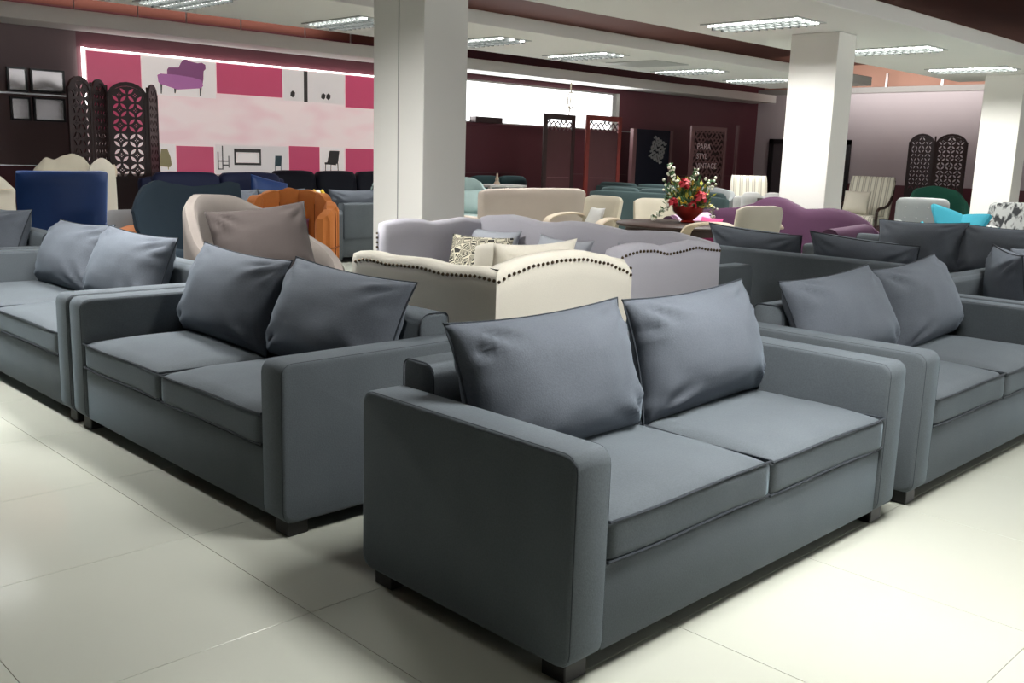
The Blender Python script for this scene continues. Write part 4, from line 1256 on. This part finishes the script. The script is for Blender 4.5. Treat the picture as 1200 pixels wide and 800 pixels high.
# white slab tables / stools
ctab = thing('side_table', 'white side table behind the settee with a small ornament', 'table', (11.9, 12.4, 0))
MB().box(-0.45, 0.45, -0.25, 0.25, 0.86, 0.9, 0.01, 2).build('table_top', MT['white'], ctab)
for x in (-0.38, 0.38):
    for y in (-0.18, 0.18): MB().box(x-0.025, x+0.025, y-0.025, y+0.025, 0, 0.86).build('leg', MT['white'], ctab, sharp=None)
orn = thing('ornament', 'small pale figurine on the white side table', 'ornament', (11.85, 12.4, 0.9))
MB().lathe([(0.05, 0), (0.06, 0.02), (0.03, 0.06), (0.035, 0.1), (0.015, 0.15), (0.02, 0.18), (0.005, 0.2)], 12).build('figure', MT['ashwood'], orn)

# round table and chairs
rt = thing('round_table', 'dark round dining table carrying the flower bowl', 'table', (8.62, 6.2, 0))
MB().lathe([(0.60, 0.712), (0.64, 0.716), (0.655, 0.73), (0.655, 0.742), (0.645, 0.75)], 48).build('table_top', MT['darkwood'], rt)
MB().lathe([(0.54, 0.64), (0.55, 0.64), (0.55, 0.714), (0.54, 0.714)], 40).build('apron', MT['darkwood'], rt)
for a in (45, 135, 225, 315):
    x, y = 0.48*math.cos(math.radians(a)), 0.48*math.sin(math.radians(a))
    MB().tube([(x*1.05, y*1.05, 0), (x, y, 0.7)], 0.03, 10, rfun=lambda q: 0.02+0.014*q).build('leg', MT['darkwood'], rt)

def arched_arm_chair(label, loc, rz, zt=0.95, w=0.62, mat='ivory2', group='ivory dining chairs around the round table', splay=0.12, arms=True, pz=0.8):
    t = thing('dining_chair', label, 'chair', loc, rz, group)
    hw = w/2
    MB().shell(lambda u, v: (hw*(1-2*u)*(1-0.06*(1-v)), 0.27-0.05*(1-2*u)**4+0.07*v, 0.44+(zt-0.035*abs(1-2*u)**8-0.44)*v), 16, 8, 0.07).build('backrest', MT[mat], t)
    MB().soft(-hw+0.02, hw-0.02, -0.28, 0.26, 0.36, 0.47, 0.04, 0.02).build('seat_cushion', MT[mat], t, 80)
    for s in (-1, 1):
        if arms:
            pts = [(s*(hw+0.0), 0.24, pz-0.06), (s*(hw+0.02), 0.14, pz), (s*(hw+splay*0.5), -0.1, pz-0.005), (s*(hw+splay), -0.3, pz-0.05), (s*(hw+splay), -0.38, pz-0.16), (s*(hw+splay*0.8), -0.4, pz-0.34), (s*(hw+splay*0.4), -0.38, 0.42)]
            # flat ribbon arm bent over at the front
            b = MB()
            P = []
            for k in range(25):
                q = k/24*(len(pts)-1); i = min(int(q), len(pts)-2); r = q-i; r = r*r*(3-2*r)*0.4+r*0.6
                P.append(Vector(pts[i]).lerp(Vector(pts[i+1]), r))
            for k in range(3):
                P = [P[0]]+[(P[i-1]+P[i]*2+P[i+1])/4 for i in range(1, len(P)-1)]+[P[-1]]
            def fr_(u, v, P=P, s=s):
                q = u*24; i = min(int(q), 23); p = P[i].lerp(P[i+1], q-i)
                return (p.x+s*(0.10*v-0.05), p.y, p.z)
            b.shell(fr_, 24, 2, 0.028)
            b.build('armrest', MT['ashwood'], t)
        for y in (-0.24, 0.24):
            MB().tube([(s*(hw-0.03), y*1.1, 0), (s*(hw-0.05), y, 0.38)], 0.02, 8, rfun=lambda q: 0.014+0.008*q).build('leg', MT['ashwood'], t)
    return t
arched_arm_chair('ivory dining chair seen from behind, in front of the plum sofa', (8.24, 5.18, 0), PI-0.3, 0.985, 0.54, pz=0.85)
arched_arm_chair('ivory dining chair on the far side of the table, its back to the long sofa', (9.85, 7.35, 0), -0.8, 0.90, 0.6, arms=False)
arched_arm_chair('ivory lounge chair with arched wooden arms between the settee and the round table', (9.55, 8.25, 0), -1.6, 0.90, 0.62, pz=0.68, group=None)
pillow('ivp', 0.36, 0.32, 0.13, 61, 'white', 0.08, 0.6, None, 14)
put_pillow('ivp', (9.66, 8.32, 0.48), -1.9, math.radians(20), 'small white cushion on the ivory lounge chair with arched arms', None, name='throw_cushion')

# flower arrangement in a red bowl
fa = thing('flower_arrangement', 'arrangement of red roses and greenery in a red bowl on the round table', 'flowers', (8.86, 6.24, 0.75))
MB().lathe([(0.08, 0), (0.09, 0.01), (0.06, 0.03), (0.1, 0.06), (0.165, 0.12), (0.18, 0.17), (0.172, 0.175), (0.15, 0.12), (0.05, 0.08), (0.01, 0.08)], 28).build('bowl', MT['redpot'], fa)
rnd = random.Random(3)
def leaf_quad(mb, c, d, L, W, up=None):
    d = Vector(d).normalized(); s = d.cross(Vector((rnd.uniform(-1, 1), rnd.uniform(-1, 1), rnd.uniform(-1, 1)))).normalized()
    nrm = d.cross(s); c = Vector(c)
    mb.add([c, c+d*L*0.5+s*W+nrm*W*0.3, c+d*L, c+d*L*0.5-s*W+nrm*W*0.3], [(0, 1, 2), (0, 2, 3)])
lv, lv2, wbz, yb = MB(), MB(), MB(), MB()
ex = Vector((math.cos(-YAW), math.sin(-YAW), 0))
for k in range(430):
    a = rnd.uniform(0, 2*PI); e = rnd.uniform(0.05, 1.3)
    rr = rnd.uniform(0.1, 0.30)
    p = Vector((math.cos(a)*math.cos(e)*rr*0.9, math.sin(a)*math.cos(e)*rr*0.9, 0.16+math.sin(e)*rr*1.05))
    leaf_quad(lv if rnd.random() < 0.68 else lv2, p, p-Vector((0, 0, 0.1))+Vector((rnd.uniform(-.2, .2), rnd.uniform(-.2, .2), rnd.uniform(-.1, .2))), rnd.uniform(0.05, 0.10), rnd.uniform(0.012, 0.022))
stems = MB()
def sprig(pts, n, w):
    P = [Vector(p) for p in pts]
    stems.tube(P, 0.004, 5)
    for k in range(n):
        q = rnd.uniform(0.35, 1)*(len(P)-1); i = min(int(q), len(P)-2); p = P[i].lerp(P[i+1], q-i)
        wbz.ball(p+Vector((rnd.uniform(-w, w), rnd.uniform(-w, w), rnd.uniform(-w, w))), rnd.uniform(0.012, 0.02), 1)
        leaf_quad(lv, p, (rnd.uniform(-1, 1), rnd.uniform(-1, 1), rnd.uniform(-.3, 1)), 0.05, 0.012)
L_ = -ex
sprig([(0, 0, .15), L_*0.1+Vector((0, 0, .35)), L_*0.2+Vector((0, 0, .5)), L_*0.23+Vector((0, 0, .62))], 26, 0.04)
sprig([(0, 0, .15), L_*0.15+Vector((0, 0, .3)), L_*0.28+Vector((0, 0, .44))], 16, 0.04)
sprig([(0, 0, .15), ex*0.03+Vector((0, 0, .4)), ex*0.05+Vector((0, 0, .56))], 22, 0.04)
sprig([(0, 0, .15), ex*0.17+Vector((0, 0, .36)), ex*0.24+Vector((0, 0, .46))], 16, 0.05)
sprig([(0, 0, .15), L_*0.2+Vector((0, 0, .2)), L_*0.3+Vector((0, 0, .1)), L_*0.38+Vector((0, 0, .04))], 24, 0.03)
sprig([(0, 0, .15), ex*0.2+Vector((0, 0, .22)), ex*0.28+Vector((0, 0, .14)), ex*0.27+Vector((0, 0, .05))], 16, 0.03)
for k in range(16):
    a = rnd.uniform(0, 6.28); yb.ball((0.12*math.cos(a), 0.12*math.sin(a), rnd.uniform(0.2, 0.4)), 0.022, 1)
stems.build('stem', MT['leaf'], fa)['kind'] = 'stuff'
lv.build('leaves', MT['leaf'], fa, sharp=None)['kind'] = 'stuff'
lv2.build('leaves', MT['leaf2'], fa, sharp=None)['kind'] = 'stuff'
wbz.build('small_blossoms', MT['blossom'], fa)['kind'] = 'stuff'
yb.build('yellow_blossoms', MT['yellow'], fa)['kind'] = 'stuff'
toc = Vector((-math.sin(YAW), -math.cos(YAW), 0))
for (dx, dz, r_) in ((-0.08, 0.42, 0.062), (0.10, 0.28, 0.07), (-0.19, 0.22, 0.055), (0.02, 0.2, 0.05)):
    b = MB(); c = ex*dx+toc*0.16+Vector((0, 0, dz))
    b.ball(c, r_*0.62, 2)
    for k in range(15):
        a = 2.4*k; e = -0.6+1.9*k/15
        d = Vector((math.cos(a)*math.cos(e), math.sin(a)*math.cos(e), math.sin(e)))
        s = d.cross(Vector((0, 0, 1)) if abs(d.z) < .9 else Vector((1, 0, 0))).normalized(); q = d.cross(s)
        p = c+d*r_*0.55
        b.add([p-s*r_*0.5-q*r_*0.1, p+d*r_*0.25-q*r_*0.6, p+s*r_*0.5-q*r_*0.1, p+d*r_*0.5+s*r_*0.35+q*r_*0.4, p+d*r_*0.5-s*r_*0.35+q*r_*0.4], [(0, 1, 2, 3, 4)])
    b.build('rose', MT['rose'], fa)

# plum camelback sofa facing the aisle
ps = thing('camelback_sofa', 'plum velvet camelback sofa with rolled arms and lavender seat, before the second pillar', 'sofa', (9.75, 5.85, 0), -PI/2)
# back profile along world y (local x = -(world y) offset): from far (+y) to near
pz = [(4.72, 0.70), (4.84, 0.80), (4.94, 0.85), (5.09, 0.895), (5.25, 0.91), (5.45, 0.89), (5.58, 0.88), (5.72, 0.935), (5.84, 0.985), (5.95, 1.0), (6.06, 0.99), (6.17, 0.95), (6.26, 0.9), (6.5, 0.84), (6.9, 0.8)]
def fps(u, v):
    yw = 4.72+(6.95-4.72)*u
    return (5.85-yw, 0.36+0.06*v, 0.2+(interp(pz, yw)-0.2)*v)
MB().shell(fps, 44, 8, -0.1).build('backrest', MT['purple'], ps)
MB().soft(-1.02, 1.06, -0.38, 0.34, 0.16, 0.42, 0.06, 0.03).build('base', MT['purple'], ps, 80)
for (xc, mm) in ((-1.0, 'lavender'), (1.04, 'lavender')):
    b = MB().tube([(xc, -0.4, 0.66), (xc, 0.38, 0.69)], 0.11, 20)
    b.build('armrest', MT['purple'], ps, 60)
    MB().box(xc-0.06, xc+0.06, -0.39, 0.36, 0.14, 0.64, 0.02, 2).build('arm_panel', MT['purple'], ps)
    MB().lathe([(0.005, 0), (0.06, 0.004), (0.08, 0.012)], 16).xform(Matrix.Translation((xc, -0.402, 0.68)) @ Matrix.Rotation(PI/2, 4, 'X')).build('scroll_cap', MT['purple'], ps, 60)
sat = MB().tube([(-0.96, -0.36, 0.695), (-0.96, 0.34, 0.715)], 0.09, 16)
sat.build('satin_throw', MT['lavender'], ps, 60)
for x in (-0.95, 0.98):
    for y in (-0.32, 0.3): MB().tube([(x, y, 0), (x, y, 0.17)], 0.022, 8).build('leg', MT['darkwood'], ps)
pillow('pinkp', 0.4, 0.3, 0.14, 71, 'pinkv', 0.06, 0.6, None, 14)
put_pillow('pinkp', (9.72, 6.55, 0.47), -PI/2-0.3, math.radians(12), 'rose pink cushion on the plum camelback sofa', None, name='throw_cushion')

# ------------------------------------------------------------------ right background group
def striped_chair(label, loc, rz, zt, w, cushions):
    t = thing('striped_armchair', label, 'armchair', loc, rz, 'striped armchairs with wooden arms')
    hw = w/2
    MB().shell(lambda u, v: (hw*(1-2*u), 0.28+0.2*v, 0.36+(zt-0.36)*v), 16, 8, 0.09).build('backrest', MT['stripe'], t)
    MB().soft(-hw+0.02, hw-0.02, -0.4, 0.26, 0.3, 0.47, 0.05, 0.03).build('seat_cushion', MT['stripe'], t, 80)
    for s in (-1, 1):
        pts = [(s*hw, 0.46, zt-0.02), (s*(hw+0.02), 0.40, zt-0.25), (s*(hw+0.03), 0.26, 0.72), (s*(hw+0.04), 0.0, 0.64), (s*(hw+0.04), -0.28, 0.64), (s*(hw+0.04), -0.38, 0.58), (s*(hw+0.03), -0.36, 0.3), (s*(hw+0.02), -0.4, 0.0)]
        P = [Vector(pts[min(i, len(pts)-2)]).lerp(Vector(pts[min(i, len(pts)-2)+1]), r/4) for i in range(len(pts)-1) for r in range(4)]+[Vector(pts[-1])]
        for k in range(3): P = [P[0]]+[(P[i-1]+P[i]*2+P[i+1])/4 for i in range(1, len(P)-1)]+[P[-1]]
        MB().tube(P, 0.028, 8).build('armrest', MT['darkwood'], t)
        MB().tube([(s*(hw-0.04), 0.3, 0.36), (s*(hw-0.04), 0.42, 0)], 0.024, 8).build('leg', MT['darkwood'], t)
    return t
striped_chair('grey and cream striped armchair left of the second white pillar', (15.9, 9.8, 0), -0.85, 1.12, 0.62, 3)
striped_chair('grey and cream striped armchair with curved dark arm, right of the second pillar', (18.0, 8.65, 0), -1.5, 1.17, 0.8, 2)
pillow('sc', 0.34, 0.3, 0.16, 81, 'ivory', 0.05, 0.6, None, 14)
pillow('sc2', 0.5, 0.46, 0.18, 82, 'ivory', 0.05, 0.6, None, 14)
for k, (q, lab) in enumerate(((-0.2, 'ivory cushion at the window end of the far striped armchair'), (0.0, 'ivory cushion in the middle of the far striped armchair'), (0.2, 'ivory cushion at the pillar end of the far striped armchair'))):
    put_pillow('sc', (15.9+q*math.cos(-0.85)+0.02, 9.8+q*math.sin(-0.85)+0.0, 0.52), -0.85, math.radians(16), lab, 'ivory cushions on the striped armchairs', name='throw_cushion')
put_pillow('sc2', (17.84, 8.72, 0.5), -1.4, math.radians(18), 'large ivory cushion on the striped armchair right of the pillar', 'ivory cushions on the striped armchairs', name='throw_cushion')

ws = plush_sofa('white_loveseat', 'white loveseat between the striped armchair and the plum sofa', (14.55, 8.75, 0), -1.0, 1.0, 0.7, 0.84, 'white', 2, None, 0.62)
pillow('bp', 0.3, 0.28, 0.14, 91, 'brown', 0.02, 0.3, None, 12)
put_pillow('bp', (14.5, 8.65, 0.56), -1.0, math.radians(10), 'brown cushion on the white loveseat', None, name='throw_cushion')

gz = [(0, 0.62), (0.12, 0.8), (0.3, 1.0), (0.5, 1.06), (0.7, 1.0), (0.88, 0.8), (1, 0.62)]
barrel_chair('green_chair', 'bottle green round-back chair in front of the arched screen', (18.0, 7.2, 0), -0.95, 0.42, lambda u: interp(gz, u), 'green', 0.44, 0.09, -20, 200)
gt = plush_sofa('tufted_armchair', 'silver grey button-tufted armchair in front of the green chair', (14.6, 6.05, 0), -1.1, 0.8, 0.8, 0.95, 'silver', 1, None, 0.62, False, True, 'armchair')
bt = MB()
for x in (-0.24, -0.08, 0.08, 0.24):
    for z in (0.66, 0.82): bt.ball((x, 0.4-0.165, z), 0.016, 1, (1, 0.5, 1))
bt.build('tufting_buttons', MT['ltgrey'], gt)['kind'] = 'stuff'

# turquoise butterfly lounge chair
tq = thing('butterfly_chair', 'turquoise winged lounge chair behind the tall slate cushions', 'armchair', (12.65, 4.82, 0), -1.35)
def ftq(u, v):
    s = 1-2*u
    return (0.36*s*(0.45+0.55*v), 0.2+0.28*v-0.16*abs(s)**1.5*v, 0.46+(0.30+0.10*(abs(s)**0.8)-0.05*s)*v)
MB().shell(ftq, 24, 10, 0.08).build('backrest', MT['turq'], tq)
MB().soft(-0.3, 0.3, -0.35, 0.26, 0.38, 0.5, 0.05, 0.03).build('seat_cushion', MT['turq'], tq, 80)
for s in (-1, 1):
    MB().shell(lambda u, v, s=s: (s*(0.30+0.16*v), 0.2-0.5*u, 0.44+0.26*v*(1-0.6*u)), 10, 5, 0.05).build('wing', MT['turq'], tq)
    for y in (-0.3, 0.22): MB().tube([(s*0.3, y*1.2, 0), (s*0.22, y, 0.4)], 0.014, 8).build('leg', MT['black'], tq)

mcz = plush_sofa('marbled_armchair', 'white armchair with ink-marbled print, cut by the right edge', (14.25, 4.45, 0), -1.15, 1.05, 0.85, 0.965, 'marble', 1, None, 0.66, False, True, 'armchair')
